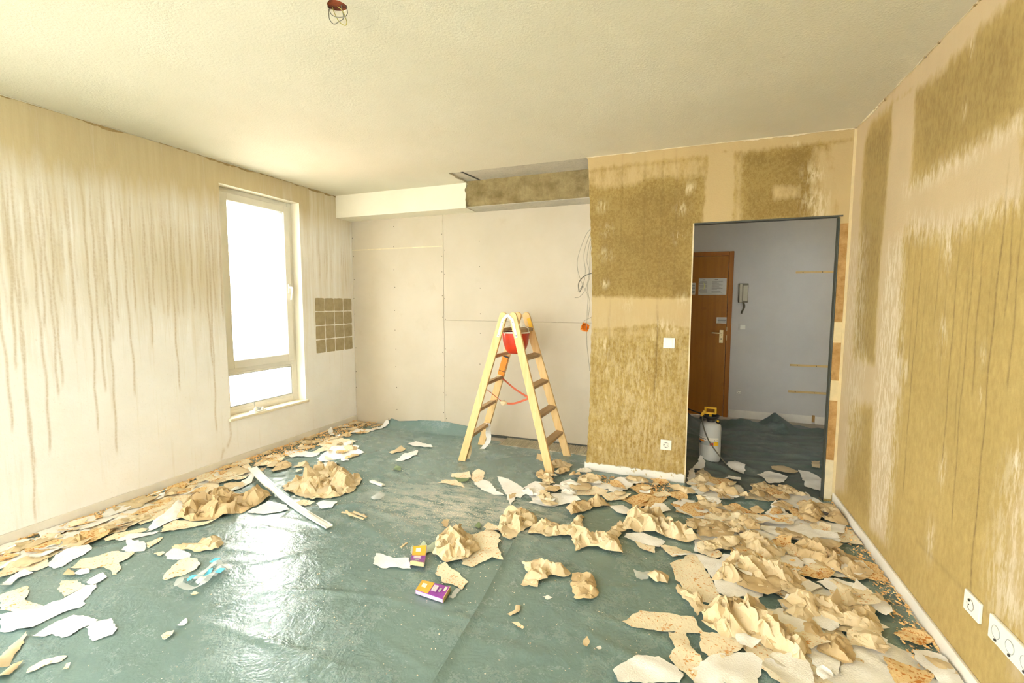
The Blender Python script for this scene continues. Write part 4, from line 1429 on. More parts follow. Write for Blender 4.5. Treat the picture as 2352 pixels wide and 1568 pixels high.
def crop4(pts, d=4.0):
    return [cw(1300 + x / 6.03, 520 + y / 6.03, d + 0.01 * (i % 3)) for i, (x, y) in enumerate(pts)]


GC = 'loose cables hanging beside the stripped pillar'
st0 = (-0.70, 3.95, 2.04)
cable('electrical_cable', [st0] + crop4([(330, 45), (240, 200), (160, 450), (170, 640), (240, 830), (300, 960), (292, 1200), (285, 1568), (330, 2000)]), .0032, M['cable'], 'longest pale cable running down past the orange junction box', GC)
cable('electrical_cable', [st0] + crop4([(345, 90), (260, 320), (248, 450), (268, 620), (235, 800), (165, 895)], 4.03), .003, M['cable'], 'pale cable ending short of the dark cable loop', GC)
cable('electrical_cable', [st0] + crop4([(348, 170), (310, 300), (290, 480), (320, 640), (270, 860), (190, 970), (120, 985)], 4.05), .003, M['cable'], 'pale cable curling to the left at its lower end', GC)
cable('electrical_cable', [st0] + crop4([(350, 260), (330, 480), (325, 700), (295, 850), (330, 1050), (318, 1180), (300, 1290)], 4.07), .003, M['cable'], 'pale cable hanging closest to the olive pillar edge', GC)
cable('electrical_cable', [(-.715, YD + .058, 1.66)] + crop4([(420, 630), (340, 650), (250, 690), (185, 760), (172, 830), (190, 905), (235, 800)], 3.98), .0042, M['cable_d'], 'dark grey cable loop beside the olive pillar', GC)
JB = thing('junction_box', cw(1343, 752), 'orange plastic junction box dangling on cables beside the pillar', 'junction box')
c = Vector(cw(1343, 752))
jb = MB().lathe((0, 0, 0), [(0.0001, -.02), (0.026, -.02), (0.033, -.016), (0.035, .0), (0.035, .022), (0.031, .022), (0.030, -.012), (0.0001, -.014)], 16)
Rm = Matrix.Rotation(0.5, 3, 'Z') @ Matrix.Rotation(1.25, 3, 'X')
jb.v = [tuple(c + Rm @ Vector(v)) for v in jb.v]
body = obj('body', jb, M['orange'], JB)
for k in range(4):
    a = k * PI / 2 + .4
    ob = MB().tube([c + Rm @ Vector((.037 * math.cos(a), .037 * math.sin(a), -.006)), c + Rm @ Vector((.037 * math.cos(a), .037 * math.sin(a), .02))], .006, 8)
    obj('screw_lug', ob, M['orange'], body)
obj('knockout', MB().tube([c + Rm @ Vector((0, 0, -.019)), c + Rm @ Vector((0, 0, -.0225))], .015, 12), M['orange'], body)
cable('electrical_cable', [tuple(c + Vector((-.01, 0, .03)))] + crop4([(250, 1310), (310, 1275), (380, 1240)], 3.99) + [(-.70, 4.0, 1.33)], .003, M['cable'], 'short pale cable joining the orange junction box to the pillar', GC, 5)

# ceiling lamp wires
def lwire(pts, m, label):
    P = []
    for x, y, dy in pts:
        px, py = 680 + x / 11.76, 0 + y / 11.76
        P.append(tuple(unp(px, py, 1, LY + dy)))
    P = [(p[0], p[1], p[2]) for p in P]
    return cable('lamp_wire', P, .0016, m, label, 'bare lamp wires in the ceiling hole')


lwire([(880, 120, .01), (885, 330, .0), (905, 520, .0), (1020, 650, .0), (1160, 580, .0), (1280, 480, .0), (1240, 250, .0), (1200, 60, .01)], M['cable_d'], 'grey lamp wire loop hanging lowest on the left of the ceiling hole')
lwire([(890, 200, .0), (940, 370, -.01), (1080, 460, -.01), (1300, 455, -.01), (1385, 370, -.01), (1370, 230, .01), (1330, 100, .02)], M['cable_d'], 'grey lamp wire forming the shallow upper loop below the ceiling hole')
lwire([(960, 40, .01), (1000, 250, .0), (1080, 450, .0), (1180, 600, .0), (1320, 690, .0), (1370, 600, .0), (1310, 420, .0), (1230, 260, .0), (1100, 150, .01), (1050, 20, .02)], M['wire_y'], 'green yellow lamp wire loop hanging on the right below the ceiling hole')

# ------------------------------------------------------------------ trinkets on the sill
T = thing('trinket_dish', (XL - .02, 3.02, WZ0 + .004), 'small white dish with glass trinkets and a wire on the window sill', 'dish')
obj('dish', MB().prism([(XL - .055, 2.955, WZ0 + .004), (XL + .010, 2.965, WZ0 + .004), (XL + .012, 3.085, WZ0 + .004), (XL - .05, 3.09, WZ0 + .004)], (0, 0, .012)), M['switch'], T, bevel=.003)
for i, (dx, dy, rd, hh) in enumerate(((-.015, 2.995, .018, .035), (-.02, 3.04, .014, .022), (-.005, 3.06, .013, .024), (-.035, 3.03, .012, .028))):
    obj('trinket', MB().lathe((XL + dx, dy, WZ0 + .016), [(rd * .7, 0), (rd, hh * .3), (rd * .8, hh * .6), (rd * .35, hh * .8), (rd * .4, hh), (0.0001, hh)], 10), M['labelg'] if i % 2 else M['switch'], T, smooth=True)
obj('wire', MB().tube(spline([(XL - .02, 2.99, WZ0 + .05), (XL - .02, 2.985, WZ0 + .10), (XL - .02, 2.992, WZ0 + .135), (XL - .02, 3.02, WZ0 + .15), (XL - .02, 3.035, WZ0 + .14)], 6), .0022, 6), M['labelg'], T, smooth=True)


# ------------------------------------------------------------------ floor litter
LAYER = [0.0]


def ground(x, y):
    x, y = np.asarray(x, float), np.asarray(y, float)
    return np.where(y > 3.72, np.where(x > -0.5, HH(x, y) + .004, H(x, y)), H(x, y) + np.where((x > -0.9) & (y < 2.62), 0.0055, 0.0))


def tri(p):
    return np.abs((p % 1.0) * 2 - 1)


def crumple(x, y, seed, amp, scale, fold):
    """folds of crushed paper: straight ridge lines with plane flanks, crossed by finer ones"""
    r = random.Random(seed)
    x0, x1, y0, y1 = x.min(), x.max(), y.min(), y.max()
    out = 0 * x
    for lev, (sc, am) in enumerate(((scale, amp), (scale * .45, amp * .38))):
        n = int(min(60 if lev else 40, max(4, (x1 - x0) * (y1 - y0) / sc ** 2 * 1.1)))
        h = 0 * x
        for k in range(n):
            cx, cy = r.uniform(x0, x1), r.uniform(y0, y1)
            a = r.uniform(0, math.pi) if fold is None or r.random() < .25 else fold + r.gauss(0, .3)
            ln = sc * r.uniform(.5, 1.5) * (1.5 if fold is not None else 1)
            hh = am * r.uniform(.35, 1.0)
            sl = r.uniform(.6, 1.5) * am / sc * 1.5
            s2 = sl * r.uniform(.5, 2.2)
            u = (x - cx) * math.cos(a) + (y - cy) * math.sin(a)
            v = -(x - cx) * math.sin(a) + (y - cy) * math.cos(a)
            tent = hh - np.where(v > 0, sl, s2) * np.abs(v) - sl * .8 * np.maximum(np.abs(u) - ln / 2, 0)
            h = np.maximum(h, tent)
        out = out + h
    return out


def jag(poly, step, amt, r):
    out = []
    n = len(poly)
    for i in range(n):
        a, b = np.array(poly[i]), np.array(poly[(i + 1) % n])
        ln = np.linalg.norm(b - a)
        m = max(1, int(ln / step))
        nv = np.array([-(b - a)[1], (b - a)[0]]) / (ln + 1e-9)
        for k in range(m):
            o = r.gauss(0, amt) if k else r.gauss(0, amt * .5)
            out.append(tuple(a + (b - a) * k / m + nv * max(-ln * .2, min(ln * .2, o))))
    return out


NAMES = {'white': 'white_wallpaper_scrap', 'chip': 'woodchip_wallpaper_scrap', 'chip2': 'woodchip_wallpaper_scrap', 'beige': 'beige_wallpaper_scrap', 'tan': 'beige_wallpaper_scrap',
         'grey_green': 'green_paper_scrap', 'film': 'clear_film_scrap', 'leaf': 'green_paper_scrap'}


def paper(poly, kind, label, amp=0.0, curl=0.0, fold=None, scale=0.09, group=None, seed=None, dome=0.0, name=None, lift=0.0, cat='wallpaper scrap'):
    seed = seed if seed is not None else (hash(label) if False else sum((i + 1) * ord(c) for i, c in enumerate(label)))
    r = random.Random(seed)
    P = np.array(poly)
    c = P.mean(0)
    dist = math.hypot(c[0], c[1])
    size = max(np.ptp(P[:, 0]), np.ptp(P[:, 1]))
    d = (0.0115 if amp > 0.012 else 0.026) * max(1.0, dist / 3.0)
    d = min(d, size / 7)
    js = max(0.010, min(0.022, size / 16))
    bl = jag(poly, js, js * 0.20, r)
    lo, hi = P.min(0), P.max(0)
    gx = np.arange(lo[0], hi[0], d)
    gy = np.arange(lo[1], hi[1], d * .866)
    X, Y = np.meshgrid(gx, gy, indexing='ij')
    X = X + (np.arange(len(gy)) % 2)[None, :] * d / 2
    X = X + np.array([r.uniform(-.2, .2) for _ in range(X.size)]).reshape(X.shape) * d
    sd = sdist(bl, X, Y)
    k = sd > d * 0.45
    pts = [Vector(p) for p in bl] + [Vector((a, b)) for a, b in zip(X[k], Y[k])]
    v, e, f, _, _, _ = delaunay_2d_cdt(pts, [], [tuple(range(len(bl)))], 1, 1e-7)
    if not f:
        return None
    v = np.array([tuple(p) for p in v])
    x, y = v[:, 0], v[:, 1]
    sd = np.maximum(sdist(bl, x, y), 0)
    LAYER[0] += 0.00004
    z = ground(x, y) + 0.0022 + LAYER[0] + lift
    dx = dy = 0
    if amp > 0:
        env = np.clip(sd / (0.5 * amp + 0.012), 0, 1)
        env = 0.25 + 0.75 * env
        if amp < .012:
            env = env * 0 + 1
        z = z + crumple(x, y, seed, amp, scale, fold) * env
        if dome:
            z = z + dome * np.sin(np.clip(sd / (sd.max() + 1e-6), 0, 1) * math.pi / 2)
        if amp > 0.02:
            dx = (crumple(x, y, seed + 5, amp * .6, scale * .9, fold) - amp * .25) * env
            dy = (crumple(x, y, seed + 9, amp * .6, scale * .9, fold) - amp * .25) * env
    z = z + 0.0015 * np.sin(x * 41 + seed) * np.sin(y * 37)
    if curl:
        a = r.uniform(0, 2 * math.pi)
        s = ((x - c[0]) * math.cos(a) + (y - c[1]) * math.sin(a)) / (size / 2)
        z = z + curl * np.clip(s - 0.15, 0, 1.2) ** 2 + 0.3 * curl * np.clip(-s - 0.4, 0, 1) ** 2
    V = np.stack([x + dx, y + dy, z], -1)
    if amp > 0.012:
        V[:, 2] += np.array([r.uniform(0, .003) for _ in range(len(V))])
    o = obj(name or NAMES[kind], (V.tolist(), [tuple(t) for t in f]), M[kind], smooth=True, fixn=False)
    if amp > 0.012:
        o.data.set_sharp_from_angle(angle=0.45)
    return tag(o, label, cat, group)


GW, GCh, GB = 'white wallpaper scraps on the floor', 'woodchip-backed wallpaper scraps on the floor', 'crumpled beige wallpaper on the floor'
S = [
    # --- left part of the room
    ('A', 'white', [(0, 1300), (60, 1310), (180, 1280), (290, 1225), (430, 1175), (470, 1120), (525, 1065), (520, 1045), (460, 1050), (380, 1100), (330, 1130), (200, 1180), (100, 1195), (0, 1215)], .006, .01, 'long white wallpaper piece at the left picture edge'),
    ('A', 'chip', [(315, 1075), (330, 1040), (420, 1025), (465, 1055), (430, 1075), (350, 1110)], .004, .01, 'cream woodchip scrap lying on the long white piece at left'),
    ('A', 'chip', [(0, 1110), (50, 1090), (150, 1050), (160, 1080), (130, 1130), (235, 1165), (200, 1185), (100, 1195), (0, 1190)], .006, .01, 'cream speckled scrap at the left picture edge above the long white piece'),
    ('A', 'white', [(0, 1070), (60, 1010), (130, 960), (180, 985), (100, 1015), (60, 1055)], .008, .02, 'white scrap near the left picture edge below the litter strip'),
    ('A', 'white', [(175, 1335), (230, 1300), (300, 1260), (400, 1217), (470, 1225), (530, 1238), (500, 1265), (440, 1290), (380, 1330), (330, 1342), (280, 1320), (240, 1335)], .003, .006, 'flat white leaf-shaped scrap at front left'),
    ('A', 'white', [(465, 1290), (510, 1255), (600, 1232), (632, 1290), (610, 1325), (560, 1340), (500, 1362), (480, 1330)], .003, .006, 'rounded white scrap touching the white leaf-shaped one at front left'),
    ('A', 'white', [(465, 1035), (500, 1010), (555, 980), (580, 1010), (545, 1035), (500, 1052)], .003, .008, 'small white scrap right above the long white piece at left'),
    ('A', 'chip', [(385, 955), (440, 905), (560, 880), (640, 865), (725, 880), (690, 910), (640, 930), (660, 955), (630, 1000), (600, 1000), (600, 970), (560, 955), (470, 965)], .004, .01, 'cream woodchip scrap with a hanging tail left of the shiny floor'),
    ('A', 'white', [(255, 940), (300, 890), (390, 855), (480, 835), (500, 850), (460, 880), (390, 910), (340, 945), (290, 960)], .006, .02, 'slanted white scrap beside the tailed woodchip scrap'),
    ('A', 'beige', [(335, 1000), (370, 962), (405, 985), (400, 1000)], .006, .01, 'small beige triangle below the slanted white scrap'),
    ('A', 'white', [(400, 988), (430, 968), (480, 958), (485, 985), (430, 998)], .005, .01, 'small greyish white scrap below the tailed woodchip scrap'),
    ('A', 'white', [(655, 860), (690, 830), (675, 808), (780, 815), (790, 840), (780, 870), (700, 875)], .003, .008, 'squarish white scrap among the woodchip pieces at mid left'),
    ('A', 'chip', [(795, 845), (790, 825), (850, 800), (880, 790), (860, 820), (800, 850)], .004, .015, 'thin cream scrap pointing right of the squarish white scrap'),
    ('A', 'chip', [(558, 800), (620, 770), (770, 738), (795, 740), (790, 755), (700, 775), (640, 795), (570, 812)], .004, .008, 'long cream woodchip sliver below the left crumpled heap'),
    ('A', 'white', [(620, 800), (700, 770), (860, 760), (830, 780), (740, 793), (650, 810)], .004, .006, 'long white sliver below the left crumpled heap'),
    ('A', 'white', [(890, 890), (920, 860), (950, 850), (1030, 880), (1025, 905), (960, 918), (905, 915)], .003, .01, 'white scrap in front of the small crumpled strip at left'),
    ('A', 'beige', [(930, 850), (1010, 825), (1070, 825), (1090, 800), (1190, 800), (1205, 830), (1180, 855), (1080, 875), (1000, 860)], .035, 0, 'small crumpled beige strip left of the shiny floor'),
    ('A', 'chip', [(875, 1020), (890, 990), (960, 925), (1010, 905), (1060, 912), (1080, 940), (1060, 970), (970, 1005), (900, 1025)], .003, .01, 'teardrop-shaped cream woodchip scrap above the clear plastic strap'),
    ('A', 'chip', [(830, 885), (880, 872), (892, 885), (860, 900)], .003, .01, 'tiny cream scrap left of the small crumpled strip'),
    ('A', 'chip', [(1025, 1105), (1050, 1088), (1075, 1100), (1035, 1120)], .003, .01, 'tiny cream scrap below the clear plastic strap'),
    ('A', 'white', [(952, 1277), (1005, 1241), (1012, 1262), (990, 1278)], .003, .01, 'tiny white scrap on the bare sheet at front left'),
    ('A', 'chip', [(868, 1340), (900, 1312), (942, 1303), (930, 1332), (890, 1357)], .008, .01, 'tiny ragged cream scrap on the bare sheet at front left'),
    ('A', 'chip', [(140, 1535), (160, 1500), (230, 1465), (330, 1440), (365, 1440), (330, 1470), (250, 1490), (180, 1525)], .003, .008, 'elongated cream scrap near the lower left picture corner'),
    ('A', 'chip', [(335, 1520), (360, 1490), (385, 1483), (372, 1510)], .003, .01, 'small cream scrap right of the elongated one in the lower left corner'),
    ('A', 'beige', [(-40, 1490), (60, 1380), (145, 1320), (130, 1370), (70, 1450), (60, 1490), (-10, 1530)], .012, .09, 'pale wallpaper strip curling up at the lower left picture edge'),
    ('A', 'beige', [(-30, 1560), (70, 1490), (130, 1470), (80, 1520), (20, 1580), (-30, 1590)], .012, .04, 'pale wallpaper strip in the lower left picture corner'),
    ('A', 'white', [(230, 860), (330, 800), (370, 772), (350, 830), (270, 862)], .012, .05, 'white curled scrap in the litter strip near the left picture edge'),
    ('A', 'tan', [(350, 840), (380, 795), (430, 785), (475, 800), (460, 840), (400, 862)], .04, 0, 'crumpled brownish scrap in the litter strip near the left picture edge'),
    ('A', 'white', [(-30, 975), (100, 900), (230, 840), (200, 890), (60, 945)], .010, .03, 'broad white strip in the litter at the left picture edge'),
    ('A', 'chip', [(-30, 1020), (60, 930), (250, 890), (270, 940), (200, 970), (100, 975), (-20, 1030)], .008, .02, 'cream woodchip sheet in the litter at the left picture edge'),
    ('A', 'chip2', [(-30, 900), (80, 830), (140, 818), (200, 840), (100, 880), (-30, 945)], .010, .02, 'orange woodchip sheet against the left baseboard'),
    ('A', 'white', [(880, 660), (960, 585), (1000, 620), (985, 690), (920, 710), (850, 742), (795, 758), (830, 700)], .014, .05, 'white stiff sheet leaning on the left crumpled heap'),
    ('A', 'chip', [(870, 775), (880, 730), (930, 700), (1060, 712), (1170, 700), (1100, 732), (960, 758)], .008, .01, 'cream woodchip sheet sticking out under the left crumpled heap'),
    ('A', 'chip', [(700, 690), (800, 640), (950, 580), (960, 620), (860, 680), (760, 720)], .012, .02, 'cream woodchip sheet between the left heap and the baseboard'),
    ('A', 'tan', [(960, 690), (985, 610), (1060, 568), (1200, 558), (1330, 555), (1440, 540), (1472, 580), (1400, 612), (1330, 652), (1260, 668), (1180, 692), (1070, 708)], .095, 0, 'large crumpled beige wallpaper heap left of the white plastic strip'),
    ('A', 'white', [(1330, 655), (1450, 600), (1550, 620), (1560, 650), (1420, 668)], .006, .015, 'white sheet under the white plastic strip beside the left heap'),
    ('A', 'white', [(1230, 535), (1300, 490), (1372, 458), (1362, 490), (1290, 532), (1240, 548)], .016, .05, 'white curled scrap behind the left crumpled heap'),
    ('A', 'white', [(1705, 612), (1740, 595), (1820, 605), (1790, 632), (1730, 640)], .004, .01, 'small white scrap below the second crumpled heap'),
    ('A', 'chip', [(1590, 612), (1640, 596), (1700, 605), (1650, 624)], .008, .01, 'cream scrap beside the middle of the white plastic strip'),
    ('P', 'beige', [(652, 1118), (690, 1100), (718, 1085), (735, 1070), (785, 1075), (800, 1095), (825, 1088), (834, 1105), (815, 1130), (770, 1146), (720, 1152), (690, 1142), (660, 1132)], .085, 0, 'large crumpled beige wallpaper heap right of the white plastic strip'),
    ('E', 'white', [(640, 1300), (900, 1120), (1250, 1080), (1360, 1085), (1330, 1130), (1450, 1190), (1350, 1230), (1000, 1270), (800, 1350)], .010, .02, 'white torn sheet at the edge of the litter below the window corner'),
    ('E', 'chip', [(520, 1200), (850, 1050), (860, 940), (1200, 970), (1230, 1060), (1000, 1120), (700, 1190)], .012, .02, 'cream sheet at the litter edge near the room corner'),
    ('E', 'white', [(830, 850), (900, 820), (945, 880), (930, 900), (870, 900)], .008, .03, 'small white scrap in the far corner litter'),
    ('E', 'white', [(1100, 880), (1290, 800), (1600, 790), (1850, 700), (1860, 740), (1560, 830), (1300, 860)], .010, .02, 'white strip along the sheet edge in the far room corner'),
    # --- middle
    ('B', 'white', [(555, 285), (600, 272), (680, 292), (692, 305), (640, 303), (580, 297)], .004, .01, 'white scrap lying farthest back on the bare sheet left of the ladder'),
    ('B', 'beige', [(455, 332), (520, 303), (545, 315), (530, 326), (470, 340)], .012, .02, 'folded cream scrap left of the ladder on the bare sheet'),
    ('B', 'white', [(485, 374), (530, 345), (612, 320), (605, 345), (560, 366), (510, 380)], .006, .015, 'jagged white scrap in front of the folded cream one'),
    ('B', 'chip', [(716, 497), (760, 478), (820, 475), (862, 522), (830, 515), (770, 502)], .004, .01, 'pointed cream woodchip scrap below the ladder front'),
    ('B', 'chip', [(790, 442), (888, 436), (896, 470), (840, 467), (788, 462)], .004, .012, 'rectangular cream woodchip scrap below the ladder front'),
    ('B', 'leaf', [(800, 462), (890, 468), (875, 492), (830, 490)], .004, .006, 'dull green paper under the rectangular woodchip scrap'),
    ('B', 'chip', [(903, 440), (935, 425), (970, 440), (960, 480), (920, 493), (898, 475)], .004, .015, 'rounded cream woodchip scrap below the ladder front'),
    ('B', 'white', [(910, 495), (960, 478), (1000, 490), (1030, 540), (1077, 563), (1020, 560), (950, 532)], .006, .015, 'greyish white scrap between the ladder and the plaster dust'),
    ('B', 'white', [(1035, 460), (1100, 480), (1182, 530), (1187, 560), (1165, 582), (1135, 575), (1110, 617), (1080, 560)], .008, .02, 'pointed white scrap left of the ladder front right foot'),
    ('B', 'tan', [(1100, 562), (1140, 555), (1135, 577), (1105, 585)], .006, .01, 'small tan scrap on the pointed white one near the ladder'),
    ('B', 'white', [(1180, 520), (1240, 490), (1310, 510), (1300, 545), (1250, 600), (1225, 590)], .008, .02, 'white sheet at the left end of the litter in front of the ladder'),
    ('B', 'white', [(370, 940), (385, 880), (420, 880), (480, 905), (560, 905), (572, 967), (480, 956), (420, 960)], .003, .006, 'white rectangular scrap under the upright snack carton'),
    ('B', 'grey_green', [(572, 885), (573, 842), (612, 846), (640, 815), (662, 842), (680, 836), (704, 815), (712, 860), (650, 882)], .006, .01, 'pale green paper under the upright snack carton'),
    ('B', 'chip', [(705, 1000), (720, 945), (760, 930), (790, 965), (830, 985), (845, 1010), (882, 1035), (850, 1077), (800, 1050), (740, 1035), (735, 1010)], .004, .01, 'ragged cream woodchip scrap between the two snack cartons'),
    ('B', 'film', [(775, 1122), (820, 1070), (845, 1077), (800, 1127)], .004, .006, 'clear film strip next to the fallen snack carton'),
    ('B', 'film', [(355, 572), (400, 550), (432, 560), (410, 582), (370, 587)], .012, .01, 'crumpled clear film on the bare sheet in the room middle'),
    ('B', 'leaf', [(478, 425), (490, 405), (520, 410), (515, 432)], .006, .006, 'small dull green scrap left of the ladder'),
    ('B', 'leaf', [(915, 735), (935, 708), (950, 725), (940, 748)], .006, .006, 'small dull green scrap above the middle crumpled heap'),
    ('B', 'tan', [(740, 715), (750, 698), (780, 703), (768, 738), (745, 735)], .008, .01, 'small brown curled scrap in the plaster dust'),
    ('B', 'chip', [(870, 790), (1000, 745), (1052, 780), (1042, 850), (1068, 922), (1010, 905), (900, 955), (840, 940)], .010, .015, 'cream woodchip sheet under the middle crumpled heap'),
    ('B', 'beige', [(690, 885), (720, 800), (790, 762), (855, 755), (905, 790), (950, 860), (900, 902), (840, 932), (760, 932)], .075, 0, 'middle crumpled beige heap above the ragged woodchip scrap'),
    ('B', 'chip', [(965, 745), (985, 715), (1040, 735), (1050, 770), (1000, 765)], .008, .02, 'orange speckled flap beside the middle crumpled heap'),
    ('B', 'beige', [(1045, 760), (1050, 690), (1090, 650), (1170, 638), (1240, 668), (1255, 720), (1180, 765), (1110, 805), (1070, 795)], .055, 0, 'folded beige wallpaper with a pointed corner right of the middle heap'),
    ('B', 'chip2', [(1120, 690), (1170, 655), (1235, 675), (1250, 720), (1180, 735)], .012, .03, 'orange woodchip patch on the folded beige wallpaper'),
    ('B', 'beige', [(1230, 735), (1300, 715), (1400, 740), (1470, 770), (1505, 790), (1440, 802), (1300, 795), (1200, 775)], .04, 0, 'beige strip linking the folded piece to the right heap'),
    ('B', 'beige', [(1165, 1060), (1200, 1000), (1170, 935), (1210, 950), (1240, 938), (1300, 945), (1370, 955), (1440, 1000), (1400, 1018), (1330, 1010), (1310, 1040), (1260, 1045), (1255, 1072)], .045, 0, 'lone crumpled beige strip on the bare sheet right of the seam'),
    ('B', 'tan', [(1440, 1000), (1550, 1000), (1570, 1050), (1582, 1120), (1540, 1147), (1460, 1142), (1435, 1080)], .032, 0, 'crumpled tan square hanging onto the lone beige strip'),
    ('B', 'chip', [(1110, 1265), (1150, 1262), (1185, 1300), (1175, 1312), (1140, 1285)], .006, .01, 'small curved cream scrap on the bare sheet at front right'),
    ('B', 'beige', [(1090, 1215), (1130, 1195), (1140, 1165), (1165, 1172), (1155, 1205), (1110, 1228)], .012, .01, 'small ragged cream scrap below the lone beige strip'),
    ('B', 'white', [(1280, 1128), (1310, 1122), (1340, 1138), (1310, 1150)], .008, .01, 'tiny white scrap left of the crumpled tan square'),
    ('B', 'beige', [(1500, 1375), (1520, 1350), (1538, 1380), (1520, 1410), (1500, 1400)], .010, .01, 'tiny beige scrap at front right near the big woodchip piece'),
    ('B', 'white', [(1568, 1418), (1590, 1405), (1602, 1420), (1580, 1433)], .010, .01, 'tiny white lump at front right near the big woodchip piece'),
    # --- right part, flat layers first
    ('C', 'chip', [(605, 895), (740, 830), (800, 900), (850, 990), (900, 1080), (880, 1135), (780, 1112), (700, 1060), (640, 990)], .006, .01, 'large cream woodchip sheet at the left edge of the right litter'),
    ('C', 'white', [(605, 852), (740, 828), (850, 850), (920, 880), (942, 920), (860, 985), (820, 930), (750, 845)], .006, .01, 'large white sheet beside the large cream woodchip sheet'),
    ('C', 'white', [(860, 1000), (960, 990), (1080, 1010), (1050, 1080), (950, 1100), (880, 1060)], .008, .01, 'white sheet under the big beige drapes at right'),
    ('C', 'chip', [(325, 1240), (430, 1170), (600, 1185), (740, 1210), (770, 1260), (805, 1300), (700, 1302), (600, 1300), (480, 1282), (380, 1270)], .004, .012, 'cream woodchip tongue pointing left at front right'),
    ('C', 'chip', [(595, 1300), (702, 1298), (720, 1370), (780, 1440), (790, 1500), (740, 1580), (640, 1500), (600, 1440), (632, 1390)], .004, .008, 'cream woodchip strip running down to the bottom picture edge'),
    ('C', 'chip', [(780, 1290), (1000, 1330), (1062, 1320), (1020, 1400), (900, 1455), (830, 1440), (780, 1390)], .006, .010, 'cream woodchip sheet under the folded beige drape at front'),
    ('C', 'white', [(735, 1510), (850, 1432), (980, 1415), (1085, 1418), (1155, 1470), (1110, 1600), (740, 1600)], .005, .01, 'large white sheet at the bottom picture edge right of centre'),
    ('C', 'white', [(272, 1525), (330, 1480), (420, 1435), (540, 1440), (620, 1490), (682, 1545), (660, 1600), (300, 1600)], .004, .01, 'white rounded sheet cut by the bottom picture edge'),
    ('C', 'white', [(355, 708), (450, 708), (582, 760), (545, 792), (440, 772), (335, 738)], .004, .01, 'white scrap at the edge of the bare sheet in front of the ridge'),
    ('C', 'chip', [(400, 775), (520, 785), (517, 832), (430, 802)], .004, .01, 'cream woodchip scrap below the white scrap before the ridge'),
    ('C', 'chip', [(540, 780), (640, 788), (742, 832), (620, 855), (590, 830)], .006, .01, 'cream woodchip scrap left of the large white sheet'),
    ('C', 'chip', [(760, 780), (800, 770), (900, 820), (930, 850), (860, 855), (770, 825)], .008, .02, 'cream scrap behind the large white sheet'),
    ('C', 'film', [(390, 940), (440, 948), (490, 940), (480, 988), (440, 995), (410, 985)], .008, .01, 'torn clear film end beside the beige paper roll'),
    ('C', 'chip2', [(635, 578), (700, 533), (800, 522), (885, 560), (862, 592), (750, 607)], .006, .02, 'oval orange woodchip scrap in front of the pillar'),
    ('C', 'chip2', [(348, 517), (450, 488), (497, 488), (470, 522), (420, 547), (370, 547)], .006, .02, 'leaf-shaped orange woodchip scrap in front of the pillar'),
    ('C', 'chip2', [(373, 447), (430, 418), (492, 425), (480, 457), (420, 477)], .006, .02, 'small round orange woodchip scrap near the pillar foot'),
    ('C', 'white', [(483, 567), (520, 530), (570, 540), (612, 575), (560, 587)], .005, .01, 'small white scrap on the dark gap in front of the pillar'),
    ('C', 'white', [(253, 552), (330, 543), (377, 575), (350, 607), (300, 592)], .005, .01, 'white scrap above the round dark gap in the litter'),
    ('C', 'chip', [(198, 482), (300, 470), (382, 490), (330, 517), (240, 517)], .006, .015, 'cream scrap above the round dark gap in the litter'),
    ('C', 'white', [(238, 422), (300, 385), (422, 400), (370, 440), (300, 482), (250, 462)], .008, .015, 'white torn sheet at the pillar foot'),
    ('C', 'chip2', [(488, 387), (580, 383), (602, 410), (540, 424)], .008, .01, 'orange woodchip scrap against the pillar baseboard'),
    ('C', 'chip2', [(610, 467), (700, 455), (712, 500), (660, 517), (620, 497)], .008, .015, 'orange woodchip scrap below the doorway corner'),
    ('C', 'white', [(690, 442), (790, 428), (852, 460), (790, 482), (700, 467)], .008, .01, 'white sheet lying across the door threshold'),
    ('C', 'white', [(860, 547), (985, 560), (935, 602), (880, 597)], .008, .015, 'white scrap right of the oval orange scrap'),
    ('C', 'white', [(908, 650), (990, 568), (1100, 598), (1112, 650), (1102, 692), (1000, 682)], .010, .02, 'broad white sheet in the middle of the right litter'),
    ('C', 'white', [(1240, 690), (1420, 650), (1540, 720), (1600, 760), (1560, 790), (1400, 760), (1290, 740)], .010, .02, 'white sheet beside the dark gap near the right baseboard'),
    ('C', 'white', [(733, 332), (780, 293), (812, 310), (800, 345)], .006, .02, 'white scrap leaning at the sprayer foot'),
    ('C', 'white', [(928, 312), (985, 291), (1047, 325), (1035, 367), (970, 342)], .004, .012, 'white scrap right of the sprayer in the doorway'),
    ('C', 'beige', [(1193, 316), (1270, 313), (1357, 345), (1330, 360), (1240, 347), (1200, 332)], .004, .01, 'beige sheet lying on the hallway sheet'),
    ('C', 'white', [(1113, 367), (1180, 348), (1292, 380), (1270, 412), (1180, 417)], .005, .012, 'greyish white scrap just inside the doorway'),
    ('C', 'white', [(1353, 337), (1420, 348), (1487, 390), (1487, 462), (1388, 432), (1378, 390)], .005, .012, 'white sheet at the right side of the doorway'),
    ('C', 'beige', [(1430, 293), (1477, 295), (1477, 332), (1430, 330)], .004, .015, 'small square cream scrap at the right side of the hallway'),
    ('C', 'white', [(708, 420), (712, 350), (740, 335), (770, 400), (760, 440)], .012, .05, 'white triangular scrap leaning at the left door edge'),
    # --- right part, crumpled on top
    ('C', 'beige', [(745, 400), (760, 350), (800, 340), (850, 380), (830, 420), (780, 430)], .05, 0, 'crumpled beige lump by the left door edge'),
    ('C', 'beige', [(470, 960), (490, 942), (560, 938), (602, 970), (592, 1007), (520, 1003)], .03, 0, 'small beige paper roll on the bare sheet'),
